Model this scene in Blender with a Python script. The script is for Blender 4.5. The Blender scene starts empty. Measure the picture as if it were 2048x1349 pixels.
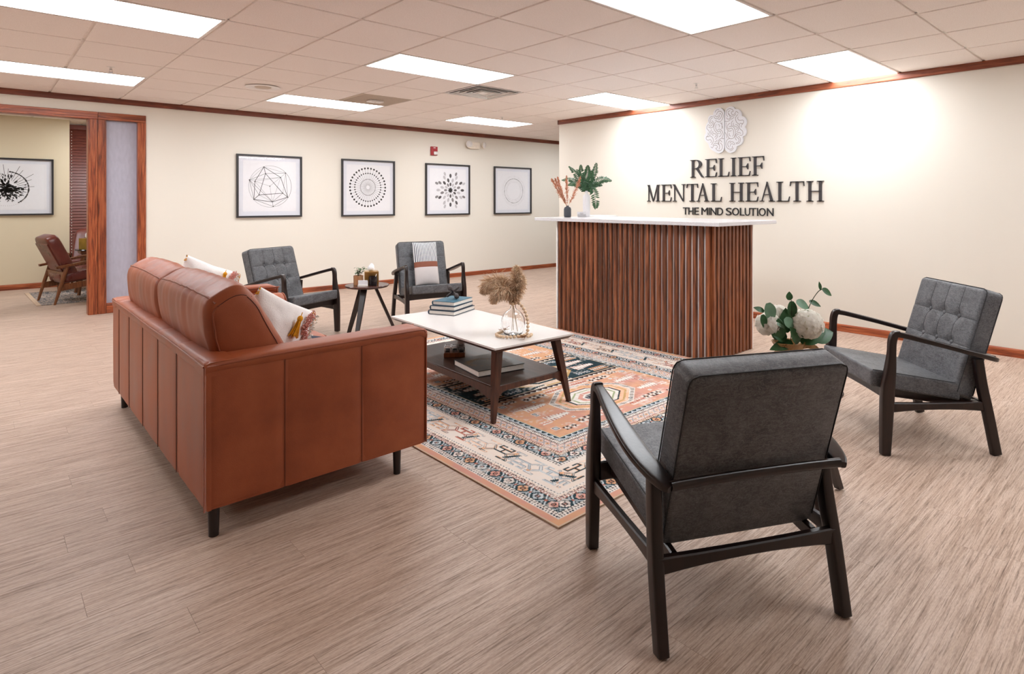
import bpy, bmesh, math, random
import numpy as np
from mathutils import Vector, Matrix
from mathutils import noise as mnoise
PI = math.pi
rng = random.Random(7)
COL = bpy.context.scene.collection
sc = bpy.context.scene
# ------------------------------------------------------------------ camera, world, exposure
YAW = 0.8160
cam_d = bpy.data.cameras.new('camera')
cam_d.sensor_width = 36.0
cam_d.lens = 1203.4 / 2048 * 36
cam_d.shift_x = -(1088.75 - 1024) / 2048
cam_d.shift_y = -(674.5 - 403.1) / 2048
cam_d.clip_start = 0.02
cam = bpy.data.objects.new('camera', cam_d); COL.objects.link(cam)
cam.location = (0, 0, 1.243)
cam.rotation_euler = (PI / 2, 0, YAW - PI / 2)
sc.camera = cam
LIGHT = 16.2          # strength of the lit ceiling panels
sc.view_settings.view_transform = 'Standard'
sc.view_settings.look = 'None'
sc.view_settings.gamma = 1.0
sc.view_settings.use_curve_mapping = False
sc.view_settings.exposure = 0.0
world = bpy.data.worlds.new('world'); sc.world = world
world.use_nodes = True
world.node_tree.nodes['Background'].inputs[0].default_value = (0.9, 0.93, 1.0, 1)
world.node_tree.nodes['Background'].inputs[1].default_value = 1.0

# ------------------------------------------------------------------ materials
def srgb(c):
    return tuple(((v / 255) / 12.92 if v / 255 <= 0.04045 else ((v / 255 + 0.055) / 1.055) ** 2.4) for v in c)
MATS = {}
class NT:
    def __init__(s, name):
        s.m = bpy.data.materials.new(name); s.m.use_nodes = True
        s.t = s.m.node_tree; s.n = s.t.nodes; s.b = s.n['Principled BSDF']; s.out = s.n['Material Output']
    def add(s, k, **kw):
        n = s.n.new(k)
        for a, v in kw.items(): setattr(n, a, v)
        return n
    def link(s, a, b): s.t.links.new(a, b)
    def coord(s, kind='Object'):
        if kind == 'World':
            return s.add('ShaderNodeNewGeometry').outputs['Position']
        return s.add('ShaderNodeTexCoord').outputs[kind]
    def mapping(s, src, scale=(1, 1, 1), rot=(0, 0, 0), loc=None):
        m = s.add('ShaderNodeMapping'); s.link(src, m.inputs[0])
        m.inputs['Scale'].default_value = scale; m.inputs['Rotation'].default_value = rot
        if loc is not None: s.link(loc, m.inputs['Location'])
        return m.outputs[0]
    def noise(s, vec, scale=5, detail=4, rough=0.5, dist=0.0):
        n = s.add('ShaderNodeTexNoise'); s.link(vec, n.inputs['Vector'])
        n.inputs['Scale'].default_value = scale; n.inputs['Detail'].default_value = detail
        n.inputs['Roughness'].default_value = rough; n.inputs['Distortion'].default_value = dist
        return n.outputs['Fac']
    def ramp(s, fac, stops):
        r = s.add('ShaderNodeValToRGB'); s.link(fac, r.inputs[0])
        e = r.color_ramp.elements
        while len(e) < len(stops): e.new(0.5)
        for i, (p, c) in enumerate(stops):
            e[i].position = p; e[i].color = (*c, 1) if len(c) == 3 else c
        return r.outputs[0]
    def mix(s, fac, a, b, mode='MIX'):
        n = s.add('ShaderNodeMix', data_type='RGBA', blend_type=mode)
        for v, i in ((fac, 0), (a, 6), (b, 7)):
            if hasattr(v, 'is_linked') or hasattr(v, 'links'): s.link(v, n.inputs[i])
            else: n.inputs[i].default_value = v if i == 0 else ((*v, 1) if len(v) == 3 else v)
        return n.outputs[2]
    def math(s, op, a, b=0.0):
        n = s.add('ShaderNodeMath', operation=op)
        for v, i in ((a, 0), (b, 1)):
            if isinstance(v, (int, float)): n.inputs[i].default_value = v
            else: s.link(v, n.inputs[i])
        return n.outputs[0]
    def bump(s, h, strength=0.2, dist=0.01):
        b = s.add('ShaderNodeBump'); s.link(h, b.inputs['Height'])
        b.inputs['Strength'].default_value = strength; b.inputs['Distance'].default_value = dist
        s.link(b.outputs[0], s.b.inputs['Normal']); return b
    def set(s, **kw):
        for k, v in kw.items():
            k = k.replace('_', ' ')
            i = s.b.inputs[k]
            if isinstance(v, (tuple, list)) and len(v) == 3: v = (*v, 1)
            if isinstance(v, (int, float, tuple, list)): i.default_value = v
            else: s.link(v, i)
        return s.m

def plain(name, c, rough=0.5, metal=0.0, spec=0.5, var=0.06, scale=30, bump=0.0, **kw):
    """plain colour with faint procedural variation"""
    n = NT(name); c = srgb(c)
    f = n.noise(n.coord(), scale, 3)
    d = tuple(v * (1 - var) for v in c); e = tuple(min(1, v * (1 + var)) for v in c)
    n.set(Base_Color=n.ramp(f, [(0.3, d), (0.7, e)]), Roughness=rough, Metallic=metal)
    n.b.inputs['Specular IOR Level'].default_value = spec
    if bump: n.bump(f, bump, 0.004)
    for k, v in kw.items(): n.set(**{k: v})
    return n.m

def wood(name, dark, mid, light, axis=0, rough=0.4, s=1.0, world=False, stretch=14, contrast=0.2):
    n = NT(name)
    src = n.coord('World' if world else 'Object')
    oi = n.add('ShaderNodeObjectInfo')
    comb = n.add('ShaderNodeCombineXYZ')
    for i in range(3): n.link(n.math('MULTIPLY', oi.outputs['Random'], 17.3 + 5 * i), comb.inputs[i])
    sca = [stretch * s] * 3; sca[axis] = 1.0 * s
    v = n.mapping(src, sca, loc=comb.outputs[0])
    f1 = n.noise(v, 2.2, 5, 0.6, 1.4)
    sca2 = [stretch * 9 * s] * 3; sca2[axis] = 3.0 * s
    f2 = n.noise(n.mapping(src, sca2, loc=comb.outputs[0]), 1.0, 3, 0.7)
    base = n.ramp(f1, [(0.5 - contrast, srgb(dark)), (0.5, srgb(mid)), (0.5 + contrast, srgb(light))])
    col = n.mix(0.55, base, n.ramp(f2, [(0.35, srgb(dark)), (0.6, srgb(light))]), 'MULTIPLY')
    col = n.mix(0.45, col, base)
    vr = n.math('ADD', n.math('MULTIPLY', oi.outputs['Random'], 0.35), 0.82)
    hsv = n.add('ShaderNodeHueSaturation'); n.link(col, hsv.inputs['Color']); n.link(vr, hsv.inputs['Value'])
    n.set(Base_Color=hsv.outputs[0], Roughness=rough)
    n.bump(f2, 0.12, 0.002)
    return n.m

def M(k): return MATS[k]
def build_materials():
    R = MATS
    # painted walls: warm cream with fine vinyl weave
    n = NT('cream_wall_paint'); w = n.coord('World')
    f = n.noise(w, 160, 2); g = n.noise(w, 0.8, 2)
    c = srgb((229, 223, 212))
    n.set(Base_Color=n.ramp(g, [(0.3, tuple(v * .985 for v in c)), (0.7, c)]), Roughness=0.6)
    n.bump(f, 0.06, 0.002); R['wall'] = n.m
    n = NT('yellow_cream_wall_paint'); f = n.noise(n.coord('World'), 160, 2)
    c = srgb((222, 208, 180)); n.set(Base_Color=n.ramp(f, [(0.3, tuple(v * .98 for v in c)), (0.7, c)]), Roughness=0.6); R['wall2'] = n.m
    # ceiling tile: fine speckle
    n = NT('ceiling_tile_board'); w = n.coord('World')
    f = n.noise(w, 220, 3, 0.7); g = n.noise(w, 3, 2)
    n.set(Base_Color=n.ramp(f, [(0.32, srgb((228, 216, 210))), (0.5, srgb((247, 239, 234))), (0.7, srgb((250, 243, 239)))]), Roughness=0.9)
    n.bump(f, 0.15, 0.002); R['tile'] = n.m
    R['grid'] = plain('ceiling_grid_white', (246, 238, 232), 0.5)
    R['void'] = plain('ceiling_void_dark', (70, 55, 48), 0.9)
    # lit panel
    n = NT('lit_light_panel'); em = n.add('ShaderNodeEmission')
    w = n.coord('Object'); f = n.noise(w, 300, 1)
    n.link(n.ramp(f, [(0.3, (0.93, 0.965, 1.0)), (0.7, (0.95, 0.975, 1.0))]), em.inputs[0]); em.inputs[1].default_value = LIGHT
    n.link(em.outputs[0], n.out.inputs[0]); R['lamp'] = n.m
    R['white_metal'] = plain('white_enamel_metal', (235, 230, 226), 0.35)
    R['steel'] = plain('brushed_steel', (190, 186, 182), 0.28, 0.9)
    R['chrome'] = plain('chrome', (215, 215, 215), 0.12, 1.0)
    R['grey_grille'] = plain('grey_grille', (206, 192, 178), 0.7, bump=0.3, scale=200)
    # floor: streaked vinyl planks, grain along X
    n = NT('streaked_floor_plank'); w = n.coord('World')
    oi = n.add('ShaderNodeObjectInfo'); comb = n.add('ShaderNodeCombineXYZ')
    for i in range(3): n.link(n.math('MULTIPLY', oi.outputs['Random'], 9.0 + 4 * i), comb.inputs[i])
    a = n.noise(n.mapping(w, (2.6, 64, 1), loc=comb.outputs[0]), 1.0, 5, 0.65, 0.6)
    b = n.noise(n.mapping(w, (7, 210, 1), loc=comb.outputs[0]), 1.0, 4, 0.7, 0.3)
    d = n.noise(n.mapping(w, (60, 260, 1)), 1.0, 2, 0.6)
    L = n.noise(n.mapping(w, (0.5, 1.6, 1)), 1.0, 2)
    base = n.ramp(a, [(0.28, srgb((170, 144, 126))), (0.45, srgb((195, 170, 152))), (0.6, srgb((209, 186, 170))), (0.78, srgb((222, 202, 188)))])
    fine = n.ramp(b, [(0.31, (0.22, 0.18, 0.15)), (0.41, (0.60, 0.55, 0.51)), (0.52, (0.95, 0.94, 0.93)), (0.8, (1.0, 1.0, 1.0))])
    col = n.mix(0.85, base, fine, 'MULTIPLY')
    col = n.mix(0.55, col, n.ramp(d, [(0.3, (0.62, 0.58, 0.55)), (0.6, (1, 1, 1))]), 'MULTIPLY')
    col = n.mix(n.math('MULTIPLY', L, 0.2), col, srgb((168, 145, 134)))
    hsv = n.add('ShaderNodeHueSaturation'); n.link(col, hsv.inputs['Color'])
    n.link(n.math('ADD', n.math('MULTIPLY', oi.outputs['Random'], 0.05), 0.99), hsv.inputs['Value'])
    n.set(Base_Color=hsv.outputs[0], Roughness=n.ramp(b, [(0.3, (0.52,) * 3), (0.7, (0.40,) * 3)]))
    n.b.inputs['Specular IOR Level'].default_value = 0.35
    n.bump(b, 0.10, 0.001); R['plank'] = n.m
    R['subfloor'] = plain('dark_subfloor', (92, 72, 60), 0.8)
    # trims in red oak, one per grain axis
    for k, ax in (('x', 0), ('y', 1), ('z', 2)):
        R['trim_' + k] = wood('red_oak_trim_' + k, (104, 48, 24), (166, 86, 48), (200, 120, 74), ax, 0.38, 1.0, True, 16, 0.16)
    R['crown_x'] = wood('dark_oak_crown_x', (96, 48, 34), (126, 66, 46), (150, 84, 60), 0, 0.42, 1.0, True, 12)
    R['crown_y'] = wood('dark_oak_crown_y', (104, 52, 34), (150, 80, 52), (186, 110, 76), 1, 0.35, 1.0, True, 12)
    R['slat'] = wood('stained_slat_wood', (62, 32, 18), (136, 78, 46), (184, 116, 74), 2, 0.42, 1.0, False, 26, 0.15)
    R['white_panel'] = plain('white_laminate', (240, 238, 236), 0.4)
    # quartz counter
    n = NT('pale_grey_quartz'); f = n.noise(n.coord(), 180, 3, 0.8)
    n.set(Base_Color=n.ramp(f, [(0.35, srgb((188, 186, 190))), (0.5, srgb((214, 212, 215))), (0.7, srgb((224, 223, 225)))]), Roughness=0.25); R['quartz'] = n.m
    # cognac leather
    def leather(name, dark, mid, light, rough, fine=260, dist=0.003, bump=0.12):
        n = NT(name); o = n.coord('Object')
        a = n.noise(o, 4, 4, 0.6); b = n.noise(o, fine, 2, 0.6)
        n.set(Base_Color=n.ramp(a, [(0.28, srgb(dark)), (0.5, srgb(mid)), (0.75, srgb(light))]),
              Roughness=n.ramp(a, [(0.3, (rough - .06,) * 3), (0.7, (rough + .06,) * 3)]))
        n.bump(b, bump, dist); return n.m
    R['leather'] = leather('cognac_leather', (132, 62, 32), (152, 75, 40), (166, 88, 50), 0.44)
    R['leather_seam'] = plain('leather_seam_thread', (78, 36, 22), 0.7)
    R['leather_pipe'] = leather('leather_piping', (122, 56, 30), (140, 68, 37), (156, 80, 46), 0.46)
    R['red_leather'] = leather('oxblood_leather', (78, 30, 24), (100, 42, 32), (122, 58, 46), 0.3)
    # distressed charcoal fabric / leather
    n = NT('distressed_charcoal_leather'); o = n.coord('Object')
    a = n.noise(n.mapping(o, (1, 1, 1), (0.4, 0.2, 0.7)), 9, 8, 0.72, 1.5)
    b = n.noise(n.mapping(o, (1.2, 4, 4), (0.5, 0.9, 0.3)), 11, 5, 0.75, 1.8)
    c2 = n.noise(n.mapping(o, (4, 1.3, 4), (0.2, 0.5, 1.1)), 10, 5, 0.75, 2.0)
    base = n.ramp(a, [(0.28, srgb((54, 55, 59))), (0.5, srgb((74, 76, 80))), (0.72, srgb((98, 100, 104)))])
    line = n.ramp(b, [(0.475, (0, 0, 0)), (0.5, (1, 1, 1)), (0.525, (0, 0, 0))])
    line2 = n.ramp(c2, [(0.475, (0, 0, 0)), (0.5, (1, 1, 1)), (0.525, (0, 0, 0))])
    col = n.mix(n.math('MULTIPLY', line, 0.72), base, srgb((134, 134, 137)))
    col = n.mix(n.math('MULTIPLY', line2, 0.65), col, srgb((128, 128, 131)))
    n.set(Base_Color=col, Roughness=0.52); n.bump(a, 0.08, 0.004); R['charcoal'] = n.m
    R['charcoal_seam'] = plain('charcoal_seam', (34, 33, 35), 0.7)
    R['espresso'] = wood('espresso_wood', (26, 13, 11), (34, 18, 15), (48, 26, 21), 2, 0.30, 1.0, False, 10)
    R['walnut'] = wood('walnut_wood', (60, 32, 21), (84, 47, 31), (106, 62, 41), 2, 0.38, 1.0, False, 14)
    R['walnut_flat'] = wood('walnut_shelf_wood', (62, 42, 34), (84, 58, 46), (104, 74, 60), 1, 0.36, 1.0, False, 14)
    R['teak'] = wood('teak_wood', (92, 52, 26), (124, 74, 40), (150, 96, 56), 2, 0.35, 1.0, False, 14)
    R['table_white'] = plain('white_lacquer_top', (226, 222, 219), 0.16, var=0.01)
    R['black'] = plain('black_paint', (30, 30, 32), 0.45)
    R['frame_black'] = plain('black_picture_frame', (44, 42, 44), 0.4)
    R['letter'] = plain('dark_letter_face', (52, 48, 50), 0.5)
    R['letter_black'] = plain('black_letter_face', (24, 23, 25), 0.5)
    R['paper'] = plain('art_paper', (232, 232, 236), 0.8, var=0.01)
    R['matboard'] = plain('mat_board', (222, 224, 232), 0.85, var=0.01)
    R['ink'] = plain('black_ink', (30, 29, 31), 0.8)
    R['ink_grey'] = plain('grey_ink', (128, 124, 126), 0.8, scale=60, var=0.25)
    R['ink_mid'] = plain('dark_grey_ink', (78, 75, 77), 0.8, scale=60, var=0.25)
    R['ink_pale'] = plain('pale_ink', (190, 188, 192), 0.8)
    R['brain_white'] = plain('white_acrylic', (226, 227, 232), 0.5, var=0.01)
    R['brain_line'] = plain('engraved_line', (128, 112, 106), 0.7)
    # clear glazing
    n = NT('thin_clear_glazing'); tr = n.add('ShaderNodeBsdfTransparent'); gl = n.add('ShaderNodeBsdfGlossy'); mx = n.add('ShaderNodeMixShader')
    f = n.noise(n.coord(), 3, 1)
    gl.inputs['Roughness'].default_value = 0.03; n.link(n.ramp(f, [(0, (.03, .03, .03)), (1, (.05, .05, .05))]), mx.inputs[0])
    n.link(tr.outputs[0], mx.inputs[1]); n.link(gl.outputs[0], mx.inputs[2]); n.link(mx.outputs[0], n.out.inputs[0]); R['glazing'] = n.m
    # clear vase glass
    n = NT('clear_glass'); f = n.noise(n.coord(), 8, 1)
    n.set(Base_Color=(1, 1, 1), Roughness=n.ramp(f, [(0, (0.0,) * 3), (1, (0.02,) * 3)])); n.b.inputs['Transmission Weight'].default_value = 1.0; n.b.inputs['IOR'].default_value = 1.45; R['glass'] = n.m
    # frosted glass
    n = NT('frosted_grey_glass'); f = n.noise(n.mapping(n.coord('World'), (1, 1, 0.3)), 40, 3)
    tl = n.add('ShaderNodeBsdfTranslucent'); df = n.add('ShaderNodeBsdfDiffuse'); mx = n.add('ShaderNodeMixShader'); gl = n.add('ShaderNodeBsdfGlossy'); m2 = n.add('ShaderNodeMixShader')
    cc = n.ramp(f, [(0.3, srgb((196, 194, 208))), (0.7, srgb((206, 204, 218)))])
    n.link(cc, tl.inputs[0]); n.link(cc, df.inputs[0]); mx.inputs[0].default_value = 0.62
    n.link(tl.outputs[0], mx.inputs[1]); n.link(df.outputs[0], mx.inputs[2]); gl.inputs['Roughness'].default_value = 0.35; m2.inputs[0].default_value = 0.06
    n.link(mx.outputs[0], m2.inputs[1]); n.link(gl.outputs[0], m2.inputs[2]); n.link(m2.outputs[0], n.out.inputs[0]); R['frosted'] = n.m
    R['blind'] = plain('mahogany_blind', (122, 62, 52), 0.35)
    R['red_plastic'] = plain('red_plastic', (160, 30, 38), 0.35)
    R['clear_plastic'] = plain('clear_plastic_lens', (222, 218, 216), 0.1, spec=0.8)
    R['ivory_plastic'] = plain('ivory_plastic', (236, 226, 212), 0.4)
    # soft goods
    R['white_fabric'] = plain('white_cotton', (236, 232, 230), 0.9, bump=0.3, scale=240)
    R['white_tuft'] = plain('white_tufted_yarn', (238, 233, 226), 0.95, bump=0.6, scale=400)
    R['yellow_yarn'] = plain('mustard_yarn', (226, 160, 24), 0.9, var=0.2, bump=0.5, scale=300)
    R['pink_yarn'] = plain('blush_yarn', (222, 160, 148), 0.9, var=0.15, bump=0.5, scale=300)
    R['navy_fabric'] = plain('navy_fabric', (36, 46, 66), 0.9)
    n = NT('ticking_stripe_fabric'); o = n.coord('Object'); sep = n.add('ShaderNodeSeparateXYZ'); n.link(o, sep.inputs[0])
    fr = n.math('FRACT', n.math('MULTIPLY', sep.outputs[0], 62.0))
    n.set(Base_Color=n.ramp(fr, [(0.0, srgb((228, 228, 230))), (0.55, srgb((228, 228, 230))), (0.6, srgb((58, 68, 86))), (0.95, srgb((58, 68, 86)))]), Roughness=0.9); R['ticking'] = n.m
    R['tan_band'] = plain('tan_leather_band', (138, 78, 56), 0.55)
    R['oat_fabric'] = plain('oatmeal_linen', (216, 208, 206), 0.9, bump=0.3, scale=300)
    # props
    R['page'] = plain('book_pages', (234, 228, 220), 0.9, var=0.05, scale=90)
    R['teal_cover'] = plain('teal_book_cloth', (36, 88, 108), 0.6)
    R['navy_cover'] = plain('dark_navy_book_cloth', (32, 54, 72), 0.6)
    R['black_cover'] = plain('black_gloss_book_cover', (26, 25, 27), 0.3)
    R['gold_print'] = plain('gold_print', (180, 140, 90), 0.6, var=0.2)
    R['iron'] = plain('cast_iron', (62, 54, 54), 0.6, bump=0.3, scale=60)
    R['pampas'] = plain('dried_pampas', (242, 214, 186), 0.95, var=0.25, scale=50)
    R['pampas_dark'] = plain('dried_pampas_dark', (208, 172, 140), 0.95, var=0.2, scale=50)
    R['reed'] = plain('rust_dried_reed', (206, 146, 116), 0.95, var=0.25, scale=80)
    R['straw'] = plain('straw_stem', (196, 156, 104), 0.8)
    R['bead'] = plain('raw_wood_bead', (222, 194, 162), 0.6, var=0.1, scale=40)
    R['jute'] = plain('jute_tassel', (158, 112, 76), 0.95, var=0.2)
    R['fern'] = plain('fern_green', (44, 84, 50), 0.5, var=0.3, scale=40)
    R['fern_stem'] = plain('fern_stem', (42, 66, 34), 0.6)
    R['leaf'] = plain('hydrangea_leaf_green', (50, 96, 56), 0.4, var=0.25, scale=30)
    R['leaf_pale'] = plain('pale_leaf_green', (112, 150, 122), 0.45, var=0.15, scale=30)
    n = NT('white_petal'); f = n.noise(n.coord(), 60, 2); tl = n.add('ShaderNodeBsdfTranslucent'); mx = n.add('ShaderNodeMixShader')
    c = n.ramp(f, [(0.3, srgb((250, 246, 238))), (0.7, srgb((254, 252, 246)))]); n.set(Base_Color=c, Roughness=0.8); n.link(c, tl.inputs[0]); mx.inputs[0].default_value = 0.4
    n.link(n.b.outputs[0], mx.inputs[1]); n.link(tl.outputs[0], mx.inputs[2]); n.link(mx.outputs[0], n.out.inputs[0]); R['petal'] = n.m
    R['petal_green'] = plain('cream_green_petal', (226, 222, 178), 0.75)
    n = NT('speckled_tan_glaze'); o = n.coord()
    f = n.noise(o, 60, 4, 0.8); g = n.noise(n.mapping(o, (1, 1, .4)), 12, 3)
    c = n.mix(n.ramp(f, [(0.5, (0, 0, 0)), (0.65, (1, 1, 1))]), n.ramp(g, [(0.3, srgb((160, 118, 72))), (0.7, srgb((206, 168, 118)))]), srgb((130, 92, 56)))
    n.set(Base_Color=c, Roughness=0.08); R['glaze'] = n.m
    R['white_glaze'] = plain('white_ribbed_ceramic', (226, 224, 226), 0.3, var=0.01)
    R['slate_glaze'] = plain('matte_slate_ceramic', (60, 62, 68), 0.6, bump=0.2, scale=90)
    R['gold'] = plain('brushed_gold', (196, 158, 96), 0.28, 1.0)
    R['gold_box'] = plain('antique_brass', (168, 140, 66), 0.35, 0.85, var=0.2, scale=12)
    R['copper'] = plain('satin_copper_pot', (196, 150, 112), 0.35, 0.6)
    R['tissue'] = plain('white_tissue', (240, 240, 242), 0.9)
    R['smoke_glass'] = plain('dark_smoked_glass', (30, 28, 30), 0.06)
    n = NT('acrylic_holder'); f = n.noise(n.coord(), 5, 1)
    n.set(Base_Color=(1, 1, 1), Roughness=n.ramp(f, [(0, (0.02,) * 3), (1, (0.05,) * 3)])); n.b.inputs['Transmission Weight'].default_value = 0.9; n.b.inputs['IOR'].default_value = 1.2; R['acrylic'] = n.m
    R['leaf_pot'] = plain('pothos_green', (84, 104, 66), 0.5, var=0.35, scale=60)
    R['glide'] = plain('white_nylon_glide', (216, 210, 204), 0.4)
    n = NT('woven_rug_print'); at = n.add('ShaderNodeAttribute', attribute_name='rug'); f = n.noise(n.coord(), 500, 2)
    n.set(Base_Color=n.mix(0.25, at.outputs['Color'], n.ramp(f, [(0.3, (0.7, 0.7, 0.7)), (0.7, (1, 1, 1))]), 'MULTIPLY'), Roughness=0.95)
    n.b.inputs['Specular IOR Level'].default_value = 0.1; n.bump(f, 0.2, 0.002); R['rug'] = n.m
    R['rug_edge'] = plain('rug_binding', (196, 170, 146), 0.9)
    # striped small rug
    n = NT('blue_grey_striped_rug'); o = n.coord('Object'); sep = n.add('ShaderNodeSeparateXYZ'); n.link(o, sep.inputs[0])
    f = n.noise(n.mapping(o, (14, 3, 1)), 1.0, 3, 0.7); g = n.noise(o, 40, 3)
    c = n.ramp(f, [(0.36, srgb((62, 66, 76))), (0.45, srgb((176, 160, 150))), (0.52, srgb((84, 88, 96))), (0.58, srgb((206, 182, 164))), (0.66, srgb((70, 74, 82)))])
    n.set(Base_Color=n.mix(0.5, c, n.ramp(g, [(0.4, (0.5, 0.5, 0.5)), (0.6, (1, 1, 1))]), 'MULTIPLY'), Roughness=0.95); R['rug2'] = n.m
build_materials()

# ------------------------------------------------------------------ geometry helpers
def link(name, me, mat=None, parent=None, smooth=False):
    o = bpy.data.objects.new(name, me); COL.objects.link(o)
    if mat is not None:
        for m in (mat if isinstance(mat, (list, tuple)) else [mat]): me.materials.append(MATS[m] if isinstance(m, str) else m)
    if smooth: me.shade_smooth() if hasattr(me, 'shade_smooth') else None
    if parent is not None: o.parent = parent
    return o
def obj(name, bm, mat=None, parent=None, smooth=False, angle=None):
    me = bpy.data.meshes.new(name); bm.normal_update(); bm.to_mesh(me); bm.free()
    if smooth:
        me.polygons.foreach_set('use_smooth', [True] * len(me.polygons))
        if angle is not None:
            me.set_sharp_from_angle(angle=math.radians(angle))
    return link(name, me, mat, parent)
def tag(o, label=None, cat=None, group=None, kind=None):
    if label: o['label'] = label
    if cat: o['category'] = cat
    if group: o['group'] = group
    if kind: o['kind'] = kind
    return o
def thing(name, label, cat, loc=(0, 0, 0), rz=0.0, group=None):
    o = bpy.data.objects.new(name, None); COL.objects.link(o)
    o.location = loc; o.rotation_euler = (0, 0, rz); o.empty_display_size = 0.1
    return tag(o, label, cat, group)
def dup(root, loc, rz, label, group=None):
    r = root.copy(); COL.objects.link(r); r.location = loc; r.rotation_euler = (0, 0, rz); r['label'] = label
    if group: r['group'] = group
    for ch in list(root.children):
        c = ch.copy(); COL.objects.link(c); c.parent = r
        for g in list(ch.children):
            d = g.copy(); COL.objects.link(d); d.parent = c
    return r
def struct(name, bm, mat, parent=None, **k):
    o = obj(name, bm, mat, parent, **k)
    if parent is None: o['kind'] = 'structure'
    return o
def NB(): return bmesh.new()
def box(bm, x0, x1, y0, y1, z0, z1, bev=0.0, seg=1, mi=0):
    mtx = Matrix.Translation(((x0 + x1) / 2, (y0 + y1) / 2, (z0 + z1) / 2)) @ Matrix.Diagonal((abs(x1 - x0), abs(y1 - y0), abs(z1 - z0), 1))
    r = bmesh.ops.create_cube(bm, size=1.0, matrix=mtx); vs = r['verts']
    fs = set(f for v in vs for f in v.link_faces)
    for f in fs: f.material_index = mi
    if bev > 0:
        es = list(set(e for v in vs for e in v.link_edges))
        bmesh.ops.bevel(bm, geom=es, offset=bev, segments=seg, profile=0.5, affect='EDGES')
    return bm
def quadface(bm, pts, mi=0):
    f = bm.faces.new([bm.verts.new(p) for p in pts]); f.material_index = mi; return f
def loft(bm, secs, cap=True, closed=True, mi=0):
    rings = [[bm.verts.new(p) for p in s] for s in secs]
    n = len(rings[0])
    for a, b in zip(rings[:-1], rings[1:]):
        for i in range(n if closed else n - 1):
            j = (i + 1) % n
            try: f = bm.faces.new((a[i], a[j], b[j], b[i])); f.material_index = mi
            except ValueError: pass
    if cap and closed:
        for r in (rings[0], rings[-1]):
            try: f = bm.faces.new(r); f.material_index = mi
            except ValueError: pass
    return rings
def fixn(bm):
    bmesh.ops.recalc_face_normals(bm, faces=bm.faces); return bm
def lathe(bm, prof, n=32, c=(0, 0, 0), cap=True, ribs=0, ribd=0.0):
    secs = []
    for r, z in prof:
        ring = []
        for i in range(n):
            a = 2 * PI * i / n
            rr = r + (ribd * math.cos(ribs * a) if ribs else 0)
            ring.append((c[0] + rr * math.cos(a), c[1] + rr * math.sin(a), c[2] + z))
        secs.append(ring)
    loft(bm, secs, cap)
    return fixn(bm)
def crom(pts, k=6):
    P = [Vector(p) for p in pts]; P = [2 * P[0] - P[1]] + P + [2 * P[-1] - P[-2]]; out = []
    for i in range(1, len(P) - 2):
        a, b, c, d = P[i - 1:i + 3]
        for j in range(k):
            t = j / k
            out.append(0.5 * ((2 * b) + (c - a) * t + (2 * a - 5 * b + 4 * c - d) * t * t + (3 * b - a - 3 * c + d) * t ** 3))
    out.append(P[-2]); return out
def tube(bm, pts, r, n=8, cap=True, mi=0):
    pts = [Vector(p) for p in pts]; secs = []; up = None
    for i, p in enumerate(pts):
        t = (pts[min(i + 1, len(pts) - 1)] - pts[max(i - 1, 0)]).normalized()
        if up is None:
            up = Vector((0, 0, 1)) if abs(t.z) < 0.9 else Vector((1, 0, 0))
        s = t.cross(up).normalized(); up = s.cross(t).normalized()
        rr = r[i] if isinstance(r, list) else r
        if isinstance(rr, tuple): ra, rb = rr
        else: ra = rb = rr
        secs.append([p + s * ra * math.cos(2 * PI * k / n) + up * rb * math.sin(2 * PI * k / n) for k in range(n)])
    loft(bm, secs, cap, mi=mi); return bm
def extr(bm, poly, axis, a, b, mi=0):
    """extrude a closed 2D polygon (list of 2-tuples) along axis between a and b"""
    def P(q, w):
        if axis == 0: return (w, q[0], q[1])
        if axis == 1: return (q[0], w, q[1])
        return (q[0], q[1], w)
    A = [bm.verts.new(P(q, a)) for q in poly]; B = [bm.verts.new(P(q, b)) for q in poly]
    n = len(poly)
    fs = [bm.faces.new(A), bm.faces.new(B)] + [bm.faces.new((A[i], A[(i + 1) % n], B[(i + 1) % n], B[i])) for i in range(n)]
    for f in fs: f.material_index = mi
    return fs
def sbox(bm, c, h, e=0.35, n=14, m=None, defm=None):
    """superellipsoid-like soft box: centre c, half sizes h, corner exponent e"""
    def sg(v, p): return math.copysign(abs(v) ** p, v)
    rings = []
    for i in range(n + 1):
        ph = -PI / 2 + PI * i / n
        ring = []
        for j in range(2 * n):
            th = 2 * PI * j / (2 * n)
            p = Vector((c[0] + h[0] * sg(math.cos(ph), e) * sg(math.cos(th), e), c[1] + h[1] * sg(math.cos(ph), e) * sg(math.sin(th), e), c[2] + h[2] * sg(math.sin(ph), e)))
            if defm: p = defm(p)
            ring.append(m @ p if m else p)
        rings.append(ring)
    loft(bm, rings, True); bmesh.ops.remove_doubles(bm, verts=bm.verts, dist=1e-5); return fixn(bm)
def disc2(bm, cx, cz, r, y, n=14, rz=None):
    rz = rz or r
    quadface(bm, [(cx + r * math.cos(2 * PI * i / n), y, cz + rz * math.sin(2 * PI * i / n)) for i in range(n)])
def line2(bm, a, b, w, y):
    a = Vector((a[0], a[1])); b = Vector((b[0], b[1])); d = (b - a)
    if d.length < 1e-6: return
    d.normalize(); n = Vector((-d.y, d.x)) * w / 2
    quadface(bm, [(p.x, y, p.y) for p in (a + n, b + n, b - n, a - n)])
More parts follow.
